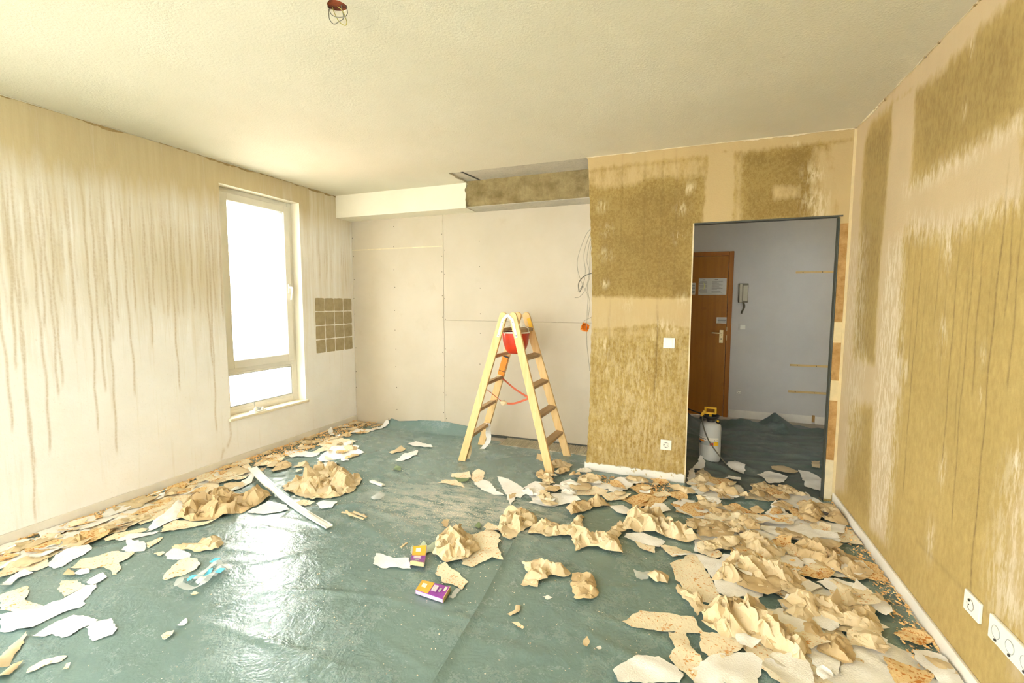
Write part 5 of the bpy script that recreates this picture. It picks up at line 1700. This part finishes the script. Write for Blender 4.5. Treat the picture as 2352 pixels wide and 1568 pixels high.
    ('C', 'beige', [(335, 690), (345, 630), (362, 578), (430, 572), (560, 608), (612, 660), (690, 680), (770, 735), (800, 755), (700, 765), (620, 742), (540, 722), (430, 702)], .07, 0, 'beige crumpled ridge behind the white scrap in the right litter'),
    ('C', 'beige', [(25, 660), (90, 598), (105, 705), (220, 722), (320, 638), (345, 692), (300, 742), (335, 835), (230, 825), (130, 792), (50, 825), (30, 740)], .05, 0, 'beige crumpled strip bending round the dark gap'),
    ('C', 'tan', [(0, 560), (100, 530), (220, 520), (260, 545), (150, 570), (30, 610)], .05, 0, 'twisted tan strip above the round dark gap'),
    ('C', 'beige', [(845, 985), (960, 838), (1060, 868), (1150, 880), (1270, 940), (1410, 1000), (1290, 1045), (1150, 1012), (1000, 1015)], .075, 0, 'big smooth beige fold in the middle of the right litter'),
    ('C', 'beige', [(795, 1135), (900, 1120), (1080, 1150), (1200, 1230), (1330, 1330), (1425, 1420), (1400, 1485), (1290, 1475), (1150, 1392), (1060, 1322), (900, 1332), (800, 1242)], .085, 0, 'largest beige drape folded towards the bottom right'),
    ('C', 'tan', [(1155, 1272), (1200, 1238), (1300, 1310), (1425, 1388), (1428, 1440), (1330, 1445), (1230, 1352)], .05, .0, 'brownish smooth fold lying on the largest beige drape'),
    ('C', 'beige', [(1265, 1125), (1360, 1082), (1465, 1130), (1495, 1210), (1420, 1265), (1340, 1232), (1285, 1182)], .075, 0, 'bowl-shaped beige fold right of the largest drape'),
    ('C', 'beige', [(1080, 885), (1060, 800), (1000, 720), (1100, 698), (1180, 780), (1275, 880), (1255, 925), (1180, 902)], .06, 0, 'upright beige fold behind the big smooth fold'),
    ('C', 'white', [(1148, 732), (1200, 722), (1232, 780), (1190, 792)], .012, .05, 'white upright flap behind the upright beige fold'),
    ('C', 'tan', [(1270, 795), (1400, 768), (1560, 800), (1700, 860), (1790, 950), (1700, 1002), (1500, 902), (1300, 852)], .065, 0, 'brownish crumpled band near the right baseboard'),
    ('C', 'beige', [(1350, 1100), (1500, 1078), (1700, 1150), (1800, 1200), (1800, 1295), (1600, 1262), (1450, 1192)], .065, 0, 'beige folds between the bowl-shaped fold and the right baseboard'),
    ('C', 'beige', [(640, 1000), (700, 1050), (790, 1090), (800, 1160), (760, 1200), (720, 1130), (650, 1060)], .04, 0, 'creased beige edge across the large cream woodchip sheet'),
    ('D', 'beige', [(340, 1260), (420, 1130), (560, 1110), (640, 1260), (560, 1290), (440, 1280)], .05, 0, 'beige fold lying beside the dark gap at front right'),
    ('D', 'beige', [(420, 1300), (560, 1290), (668, 1360), (640, 1420), (540, 1390), (450, 1350)], .05, 0, 'beige flap in front of the dark gap at front right'),
    ('D', 'white', [(170, 1260), (300, 1300), (380, 1400), (340, 1568), (180, 1480), (120, 1380)], .008, .02, 'white sheet at the bottom right beside the largest drape'),
    ('D', 'white', [(360, 1500), (480, 1430), (600, 1440), (680, 1560), (640, 1620), (380, 1620)], .006, .01, 'white sheet cut by the bottom picture edge at far right'),
    ('D', 'chip2', [(620, 1430), (700, 1450), (820, 1500), (960, 1560), (900, 1620), (700, 1600)], .010, .01, 'orange woodchip sheet at the bottom right near the baseboard'),
    ('D', 'chip2', [(690, 1280), (790, 1240), (900, 1270), (960, 1330), (860, 1370), (740, 1320)], .016, .02, 'orange crumpled scrap against the right baseboard in front'),
    ('D', 'tan', [(90, 480), (160, 450), (240, 490), (260, 540), (200, 560), (120, 540)], .06, 0, 'smooth tan fold on top of the litter beside the right door jamb'),
]
for e in S:
    k, kind, pts, amp, curl, lab = e
    far = k in 'EP'
    big = amp >= .03
    paper(trace(k, pts), kind, lab, amp, curl, fold=(2.4 if (k in 'CD' and amp >= .06) else None), scale=(0.06 if far else 0.075) if big else 0.14,
          group={'white': GW, 'chip': GCh, 'chip2': GCh, 'beige': GB, 'tan': GB}.get(kind, 'other paper scraps on the floor'), dome=amp * .12 if big else 0)


# flat sheets that carpet the right part below the crumpled layers
UNDER = [(1650, 1130, 'white', 'at the door threshold nearest the pillar'), (1760, 1140, 'chip', 'across the middle of the door threshold'), (1850, 1160, 'white', 'near the right door jamb'), (1700, 1180, 'chip2', 'one step before the doorway'),
         (1600, 1170, 'white', 'before the pillar corner'), (1480, 1150, 'chip2', 'before the middle of the pillar'), (1400, 1120, 'white', 'before the left half of the pillar'), (1800, 1210, 'white', 'two steps before the doorway'),
         (1900, 1220, 'chip', 'before the right door jamb'), (1640, 1240, 'white', 'left of the upright beige fold'), (1730, 1260, 'chip', 'under the upright beige fold'), (1830, 1290, 'white', 'right of the upright beige fold'),
         (1930, 1300, 'chip2', 'near the right baseboard middle'), (1700, 1330, 'white', 'left under the big smooth fold'), (1820, 1370, 'chip', 'right under the bowl-shaped fold'), (1900, 1390, 'white', 'between bowl-shaped fold and right baseboard'),
         (1780, 1450, 'white', 'under the largest beige drape'), (1880, 1480, 'chip', 'right beside the largest beige drape'), (1950, 1540, 'white', 'at the bottom edge near the right baseboard'), (1820, 1545, 'chip', 'at the bottom edge under the drape end'),
         (2050, 1540, 'white', 'in the lowest right corner by the baseboard'), (60, 1275, 'chip', 'against the left baseboard at the picture edge'), (130, 1250, 'white', 'near the left baseboard beside the picture edge'), (220, 1210, 'chip', 'near the left baseboard closer than halfway'),
         (310, 1175, 'white', 'by the left baseboard halfway to the window'), (400, 1150, 'chip', 'near the left baseboard behind the left heap'), (470, 1115, 'chip', 'directly behind the left heap'), (540, 1085, 'white', 'near the left baseboard below the window'),
         (620, 1060, 'chip', 'below the right half of the window'), (690, 1045, 'white', 'right of the window below the adhesive squares'), (760, 1020, 'chip', 'near the far left room corner'), (770, 1050, 'white', 'behind the second crumpled heap'),
         (1330, 1130, 'chip', 'right of the front right ladder foot'), (1270, 1150, 'white', 'below the front right ladder foot')]
for i, (px, py, kind, where) in enumerate(UNDER):
    r = random.Random(900 + i)
    cx, cy = fl(px, py)
    pts = []
    rad = r.uniform(.15, .21) * (1.0 if py > 1180 else .85)
    th = r.uniform(0, PI)
    for k in range(11):
        a = 2 * PI * k / 11
        q = rad * r.uniform(.65, 1.2)
        u, v = q * math.cos(a) * 1.2, q * math.sin(a) * .75
        x_, y_ = cx + u * math.cos(th) - v * math.sin(th), cy + u * math.sin(th) + v * math.cos(th)
        x_ = max(min(x_, XR - .025), XL + .02)
        if y_ > YD - .02 and not (DX0 + .02 < x_ < DX1 - .02):
            y_ = YD - .02 - .01 * r.random()
        pts.append((x_, y_))
    LAYER[0] = 0
    paper(pts, kind, {'white': 'flat white', 'chip': 'flat cream woodchip', 'chip2': 'flat orange woodchip'}[kind] + ' wallpaper sheet ' + where, .008, .015, scale=.12, group=GW if kind == 'white' else GCh, seed=500 + i)

# smaller scraps that nothing sets apart inside each patch of litter
def inside(poly, x, y):
    return sdist(poly, np.array([x]), np.array([y]))[0] > 0


GAPS = [trace('C', [(85, 600), (150, 580), (240, 570), (340, 610), (320, 650), (230, 700), (120, 720), (90, 670)]),
        trace('C', [(480, 540), (510, 495), (600, 495), (710, 520), (640, 545), (560, 590)]),
        trace('C', [(530, 800), (560, 740), (650, 770), (760, 790), (760, 825), (700, 835), (640, 800)]),
        trace('D', [(290, 720), (380, 610), (450, 690), (550, 760), (420, 800)]),
        trace('D', [(520, 1000), (600, 950), (720, 990), (810, 1110), (840, 1180), (760, 1180), (640, 1070)]),
        trace('D', [(560, 1250), (680, 1270), (760, 1330), (970, 1400), (970, 1510), (800, 1510), (680, 1440)]),
        trace('D', [(350, 1310), (410, 1290), (475, 1340), (420, 1370)]),
        trace('C', [(1200, 420), (1290, 400), (1400, 430), (1380, 450), (1220, 440)]),
        trace('P', [(640, 1050), (700, 1035), (760, 1025), (740, 1045), (660, 1060)]),
        trace('P', [(330, 1180), (420, 1150), (500, 1200), (400, 1215)])]
ZONES = [
    ('under', [(560, 1058), (815, 970), (890, 970), (860, 990), (790, 1010), (830, 1040), (820, 1062), (700, 1088), (640, 1082), (560, 1090)], 62, (.05, .17), (.008, .04), ('chip', 'chip2', 'beige', 'white', 'tan'),
     'in the litter between window and room corner'),
    ('left', [(330, 1148), (560, 1058), (560, 1095), (600, 1112), (440, 1165), (390, 1195), (330, 1200)], 44, (.07, .2), (.004, .025), ('chip', 'chip2', 'white', 'chip', 'beige'),
     'in the litter behind the left heap'),
    ('near', [(0, 1265), (330, 1148), (330, 1200), (240, 1225), (150, 1275), (60, 1310), (0, 1340)], 40, (.08, .24), (.004, .02), ('chip', 'white', 'chip2', 'white', 'beige'),
     'in the litter along the nearest left baseboard'),
    ('ladder', [(1205, 1105), (1285, 1068), (1345, 1078), (1345, 1150), (1310, 1180), (1240, 1165)], 24, (.07, .2), (.01, .06), ('beige', 'tan', 'white', 'chip'),
     'in the litter beside the front right ladder foot'),
    ('pillar', [(1345, 1092), (1570, 1118), (1640, 1112), (1640, 1185), (1500, 1170), (1400, 1140), (1345, 1150)], 22, (.07, .2), (.004, .03), ('chip2', 'white', 'chip', 'beige', 'white'),
     'in the litter at the olive pillar foot'),
    ('door', [(1590, 1110), (1640, 1098), (1720, 1105), (1880, 1150), (1905, 1160), (1800, 1185), (1640, 1190)], 42, (.06, .2), (.01, .045), ('beige', 'tan', 'tan', 'white', 'chip2', 'beige'),
     'in the litter across the door threshold'),
    ('mid', [(1550, 1190), (1800, 1180), (1915, 1165), (1980, 1270), (1930, 1330), (1720, 1310), (1640, 1270), (1600, 1230)], 62, (.08, .26), (.010, .038), ('beige', 'white', 'tan', 'chip', 'white', 'beige', 'tan', 'chip2'),
     'in the deep litter between doorway and right baseboard'),
    ('front', [(1640, 1310), (1930, 1330), (1990, 1300), (2180, 1560), (1850, 1568), (1720, 1520), (1660, 1420)], 40, (.08, .24), (.010, .035), ('beige', 'white', 'tan', 'chip', 'beige', 'white'),
     'in the deep litter at the bottom right'),
]
ORD = ['first', 'second', 'third', 'fourth', 'fifth', 'sixth', 'seventh', 'eighth', 'ninth', 'tenth', 'eleventh', 'twelfth', 'thirteenth', 'fourteenth', 'fifteenth', 'sixteenth', 'seventeenth', 'eighteenth', 'nineteenth', 'twentieth'] + ['%dth' % i for i in range(21, 80)]
for zi, (nm, zone, cnt, (s0, s1), (a0, a1), kinds, lab) in enumerate(ZONES):
    r = random.Random(100 + zi)
    poly = trace('P', zone)
    P = np.array(poly)
    lo, hi = P.min(0), P.max(0)
    made = []
    n = tries = 0
    while n < cnt and tries < 4000:
        tries += 1
        x, y = r.uniform(lo[0], hi[0]), r.uniform(lo[1], hi[1])
        if not inside(poly, x, y) or any(inside(g, x, y) for g in GAPS):
            continue
        rad = r.uniform(s0, s1) / 2
        asp = r.uniform(.45, 1)
        th = r.uniform(0, PI)
        pts = []
        m = 9
        for i in range(m):
            a = 2 * PI * i / m
            q = rad * r.uniform(.62, 1.25)
            u, v = q * math.cos(a), q * math.sin(a) * asp
            px_, py_ = x + u * math.cos(th) - v * math.sin(th), y + u * math.sin(th) + v * math.cos(th)
            px_ = min(max(px_, XL + .02), XR - .025)
            if py_ > YD - .02 and not (DX0 + .02 < px_ < DX1 - .02):
                py_ = min(py_, (YD - .02) if px_ > -0.80 else YB - .02)
            pts.append((px_, py_))
        kind = r.choice(kinds)
        amp = r.uniform(a0, a1) * (0.35 if kind in ('white', 'chip', 'chip2') else 1.0)
        pk = paper(pts, kind, lab, amp, r.uniform(0, .03), scale=r.uniform(.05, .10), seed=zi * 1000 + n, group='wallpaper scraps ' + lab, lift=r.uniform(0, .008))
        n += 1
        if pk:
            d_ = np.array([x, y, 0.02 - CH])
            made.append((float((d_ @ rt) / (d_ @ fw)), kind, pk))
    for kd, words in (('white', ('white',)), ('chip', ('cream woodchip',)), ('chip2', ('orange woodchip',)), ('beige', ('crumpled beige',)), ('tan', ('crumpled tan',))):
        row = [q for q in sorted(made, key=lambda q: q[0]) if q[1] == kd]
        for i, q in enumerate(row):
            o_ = ORD[i] + ' ' if i < len(row) - 1 or i == 0 else ''
            side = 'leftmost' if i == 0 else ('rightmost' if i == len(row) - 1 else ORD[i] + ' from left')
            q[2]['label'] = side + ' ' + words[0] + ' scrap ' + lab

# wallpaper shreds on the ladder
def ribbon(name, pts, w, axis, mat, label, cat, group=None):
    pp = spline(pts, 6)
    ax = Vector(axis).normalized()
    mb = MB()
    vs = []
    r = random.Random(len(label))
    for p in pp:
        ww = w * r.uniform(.8, 1.1) / 2
        vs += [p - ax * ww, p + ax * ww]
    mb.add(vs, [(2 * i, 2 * i + 2, 2 * i + 3, 2 * i + 1) for i in range(len(pp) - 1)])
    return tag(obj(name, mb, mat, smooth=True, fixn=False), label, cat, group)


qa = rail_at('ar', .225)
ribbon('beige_wallpaper_scrap', [qa + Vector((.03, -.05, .02)), qa + Vector((.045, -.08, -.06)), qa + Vector((.05, -.09, -.14)), qa + Vector((.0, -.12, -.212))], .05, (1, .2, 0), M['white'],
       'pale wallpaper strip draped over the lowest left ladder rung', 'wallpaper scrap', GB)
qb = rail_at('bf', .10)
ribbon('beige_wallpaper_scrap', [qb + Vector((-.10, .03, .02)), qb + Vector((-.05, .05, .0)), qb + Vector((.0, .05, -.04)), qb + Vector((.05, .05, -.075))], .05, (0, .4, 1), M['tan'],
       'beige wallpaper shred behind the front right ladder foot', 'wallpaper scrap', GB)
qc = rail_at('af', .09)
ribbon('beige_wallpaper_scrap', [qc + Vector((.03, .03, .07)), qc + Vector((.035, .03, .0)), qc + Vector((.02, .02, -.07))], .03, (1, .5, 0), M['beige'],
       'cream wallpaper shred on the front left ladder foot', 'wallpaper scrap', GB)


# ------------------------------------------------------------------ other things on the floor
def gz(x, y):
    return float(ground(np.array([x]), np.array([y]))[0])


P0, P1, P2 = fl(580, 1090), fl(640, 1145), fl(757, 1218)
pp = spline([(P0[0], P0[1], gz(*P0) + .05), ((P0[0] + P1[0]) / 2 - .02, (P0[1] + P1[1]) / 2, .05), (P1[0], P1[1], gz(*P1) + .03), ((P1[0] + P2[0]) / 2, (P1[1] + P2[1]) / 2, .014), (P2[0], P2[1], gz(*P2) + .010)], 6)
TS = thing('plastic_trim_strip', (P1[0], P1[1], 0), 'long white plastic trim strip lying across the floor left', 'trim strip')
mb = MB()
sec = [(-.024, .0), (.024, .0), (.024, .012), (.020, .012), (.020, .004), (-.020, .004), (-.020, .012), (-.024, .012)]
vs, fs = [], []
for i, p in enumerate(pp):
    d = (pp[min(i + 1, len(pp) - 1)] - pp[max(i - 1, 0)])
    d.z = 0
    d.normalize()
    sdv = Vector((-d.y, d.x, 0))
    vs += [p + sdv * a * (1.25 if i < 10 else .9) + Vector((0, 0, b)) for a, b in sec]
for i in range(len(pp) - 1):
    for j in range(8):
        fs.append((i * 8 + j, i * 8 + (j + 1) % 8, (i + 1) * 8 + (j + 1) % 8, (i + 1) * 8 + j))
fs += [tuple(range(7, -1, -1)), tuple((len(pp) - 1) * 8 + j for j in range(8))]
obj('channel', mb.add(vs, fs), M['switch'], TS)
a_, b_ = fl(700, 1185), fl(757, 1219)
obj('inner_strip', MB().bar((a_[0], a_[1], gz(*a_) + .018), (b_[0], b_[1], gz(*b_) + .016), (0, 0, 1), .004, .02), M['pvc'], TS)


def carton(name, quad, h, label, seed, bend=0.0):
    Q = [Vector((x, y, gz(x, y) + .004)) for x, y in quad]          # 0-1 long side, 3-2 long side
    c = sum(Q, Vector()) / 4
    T = thing(name, (c.x, c.y, c.z), label, 'carton', 'snack cartons on the floor')
    up_ = Vector((0, 0, h))
    B = lambda u, v, z: (Q[0].lerp(Q[1], u)).lerp(Q[3].lerp(Q[2], u), v) + Vector((0, 0, z * h + bend * (u - .5) ** 2))

    def panel(us, vs_, z0, z1, mat, nm, out=0.0):
        n = 6
        mb = MB()
        U = np.linspace(us[0], us[1], n)
        V = []
        for u in U:
            V += [B(u, vs_[0], z0) + Vector((0, 0, out)), B(u, vs_[1], z0) + Vector((0, 0, out)), B(u, vs_[1], z1) + Vector((0, 0, out)), B(u, vs_[0], z1) + Vector((0, 0, out))]
        F_ = []
        for i in range(n - 1):
            for j in range(4):
                F_.append((i * 4 + j, i * 4 + (j + 1) % 4, (i + 1) * 4 + (j + 1) % 4, (i + 1) * 4 + j))
        F_ += [(3, 2, 1, 0), tuple((n - 1) * 4 + j for j in range(4))]
        return obj(nm, mb.add(V, F_), mat, T)
    panel((0, 1), (0, 1), 0, 1, M['purple'], 'sleeve')
    panel((.0, .45), (.01, .99), 1, 1.02, M['packor'], 'orange_print', .0005)
    panel((.10, .26), (.25, .60), 1.02, 1.04, M['labelw'], 'picture_print', .0008)
    panel((.48, .66), (.15, .7), 1.0, 1.03, M['lilac'], 'title_print', .0008)
    for k in range(3):
        panel((.50 + .05 * k, .53 + .05 * k), (.22, .62), 1.03, 1.05, M['labelw'], 'lettering', .001)
    panel((.72, .80), (.3, .62), 1.0, 1.03, M['labelg'], 'emblem_print', .0008)
    panel((.86, .94), (.1, .45), 1.0, 1.03, M['labelw'], 'white_print', .0008)
    panel((.0, 1.0), (.99, 1.02), .1, .9, M['lilac'], 'side_panel')
    panel((.72, .92), (1.015, 1.03), .2, .8, M['labelw'], 'side_print')
    panel((1.0, 1.02), (.02, .98), 0, 1.15, M['card'], 'open_flap')
    return T


carton('snack_carton', [fl(970, 1345), fl(1034, 1361), fl(1017, 1389), fl(955, 1368)], .020, 'purple and orange snack carton lying open on the bare sheet', 1)
carton('snack_carton', [fl(949, 1272), fl(942, 1308), fl(974, 1312), fl(980, 1270)], .020, 'purple and orange snack carton standing bent above the other carton', 2, .06)

SB = thing('clear_plastic_strap', (fl(470, 1330)[0], fl(470, 1330)[1], .01), 'clear plastic strap with blue tabs on the sheet at left', 'plastic strap')


def fstrip(pts, w, mat, nm, h=.012):
    P = [Vector((*fl(0 + x / 2.3475, 900 + y / 2.3475), 0)) for x, y in pts]
    pp = spline([Vector((p.x, p.y, gz(p.x, p.y) + h * (1 + .8 * math.sin(i * 2.2)))) for i, p in enumerate(P)], 5)
    mb = MB()
    vs = []
    for i, p in enumerate(pp):
        d = (pp[min(i + 1, len(pp) - 1)] - pp[max(i - 1, 0)])
        d.z = 0
        d.normalize()
        s_ = Vector((-d.y, d.x, .3 * math.sin(i * .7)))
        vs += [p - s_ * w / 2, p + s_ * w / 2]
    return obj(nm, mb.add(vs, [(2 * i, 2 * i + 2, 2 * i + 3, 2 * i + 1) for i in range(len(pp) - 1)]), mat, SB, smooth=True, fixn=False)


fstrip([(958, 1072), (985, 1040), (1060, 1012), (1120, 985), (1175, 950), (1190, 975), (1150, 1010), (1100, 1055), (1040, 1072), (965, 1076)], .030, M['film'], 'loop', .018)
fstrip([(1010, 1045), (1060, 1030), (1110, 1005), (1140, 985)], .022, M['blue'], 'blue_band', .02)
fstrip([(1060, 1060), (1110, 1035), (1150, 1000), (1200, 965), (1250, 985)], .028, M['film'], 'tail', .02)
for x, y in ((1160, 942), (1187, 998)):
    a_ = fl(x / 2.3475, 900 + y / 2.3475)
    g_ = gz(*a_)
    obj('blue_tab', MB().prism([(a_[0] - .02, a_[1] - .015, g_ + .02), (a_[0] + .02, a_[1] - .012, g_ + .024), (a_[0] + .018, a_[1] + .018, g_ + .03), (a_[0] - .02, a_[1] + .015, g_ + .026)], (0, 0, .002)), M['blue'], SB)

a_, b_ = fl(852, 1108), fl(880, 1118)
tag(obj('plastic_trim_offcut', MB().bar((a_[0], a_[1], gz(*a_) + .010), (b_[0], b_[1], gz(*b_) + .010), (0, 0, 1), .014, .03), M['switch'], bevel=.003), 'short white trim offcut on the bare sheet left of the plaster dust', 'trim offcut')
for i, (x0, y0, x1, y1, lab) in enumerate([(785, 1180, 838, 1186, 'uppermost pale wood splinter of the small bundle in the room middle'), (795, 1177, 805, 1190, 'short crosswise pale wood splinter of the small bundle in the room middle'),
                                           (800, 1186, 836, 1198, 'lower pale wood splinter of the small bundle in the room middle'), (812, 1182, 842, 1194, 'right pale wood splinter of the small bundle in the room middle'),
                                           (922, 1268, 935, 1256, 'single pale wood splinter left of the upright snack carton')]):
    a_, b_ = fl(x0, y0), fl(x1, y1)
    tag(obj('wood_splinter', MB().bar((a_[0], a_[1], gz(*a_) + .006 + .004 * i), (b_[0], b_[1], gz(*b_) + .008 + .003 * i), (0, 0, 1), .006, .012), M['beige']), lab, 'splinter', 'pale wood splinters on the floor')


# ------------------------------------------------------------------ crumbs and chips that nobody could count
def flakes(name, zones, smin, smax, mat, label, seed, flat=.5):
    r = random.Random(seed)
    XY = []
    for zone, cnt, sig in zones:
        if sig is None:
            poly = trace('P', zone)
            P = np.array(poly)
            lo, hi = P.min(0), P.max(0)
            X = np.array([r.uniform(lo[0], hi[0]) for _ in range(cnt * 4)])
            Y = np.array([r.uniform(lo[1], hi[1]) for _ in range(cnt * 4)])
            k = sdist(poly, X, Y) > 0
            XY += list(zip(X[k], Y[k]))[:cnt]
        else:
            cx, cy = fl(*zone)
            for _ in range(cnt):
                XY.append((r.gauss(cx, sig[0]), r.gauss(cy, sig[1])))
    XY = np.array([(min(max(x, XL + .015), XR - .02), y) for x, y in XY])
    XY = XY[(XY[:, 1] < 3.69) | ((XY[:, 0] < -.8) & (XY[:, 1] < 4.29))]
    Z = ground(XY[:, 0], XY[:, 1])
    vs, fs = [], []
    for (x, y), z in zip(XY, Z):
        s = smin + (smax - smin) * r.random() ** 2.5
        a = r.uniform(0, PI)
        e = r.uniform(.3, 1)
        ca, sa = math.cos(a) * s, math.sin(a) * s
        t = s * r.uniform(.1, flat)
        b = len(vs)
        zz = z + .0025 + r.random() * .004
        vs += [(x + ca, y + sa, zz), (x - sa * e, y + ca * e, zz + t), (x - ca * .8, y - sa * .8, zz + t * .4), (x + sa * e * .9, y - ca * e * .9, zz), (x, y, zz + t * 1.2)]
        fs += [(b, b + 1, b + 4), (b + 1, b + 2, b + 4), (b + 2, b + 3, b + 4), (b + 3, b, b + 4)]
    o = obj(name, (vs, fs), mat, origin=(0, 0, 0), fixn=False)
    tag(o, label, 'debris', kind='stuff')
    return o


flakes('wood_chips', [([(0, 1250), (330, 1135), (560, 1048), (815, 966), (880, 968), (700, 1040), (560, 1075), (330, 1160), (0, 1285)], 5000, None)], .003, .016, M['flake_o'],
       'orange wood chips strewn along the left baseboard', 41, .8)
flakes('wood_chips', [([(1915, 1150), (2215, 1568), (2120, 1568), (1985, 1320), (1900, 1180)], 1000, None), ([(1345, 1090), (1570, 1118), (1560, 1140), (1345, 1110)], 900, None)], .003, .014, M['flake_o'],
       'orange wood chips strewn along the right baseboard and pillar', 42, .8)
flakes('plaster_crumbs', [((1000, 1170), 2200, (.28, .16)), ((1060, 1190), 1200, (.2, .12)), ((930, 1100), 500, (.3, .25)), ((960, 1250), 500, (.2, .12)), ((1000, 1350), 600, (.8, .4)),
                          ([(300, 1568), (500, 1250), (900, 1050), (1200, 1100), (1500, 1300), (1500, 1568)], 1300, None)], .001, .0055, M['flake_w'],
       'white plaster crumbs and dust on the green sheet', 43)
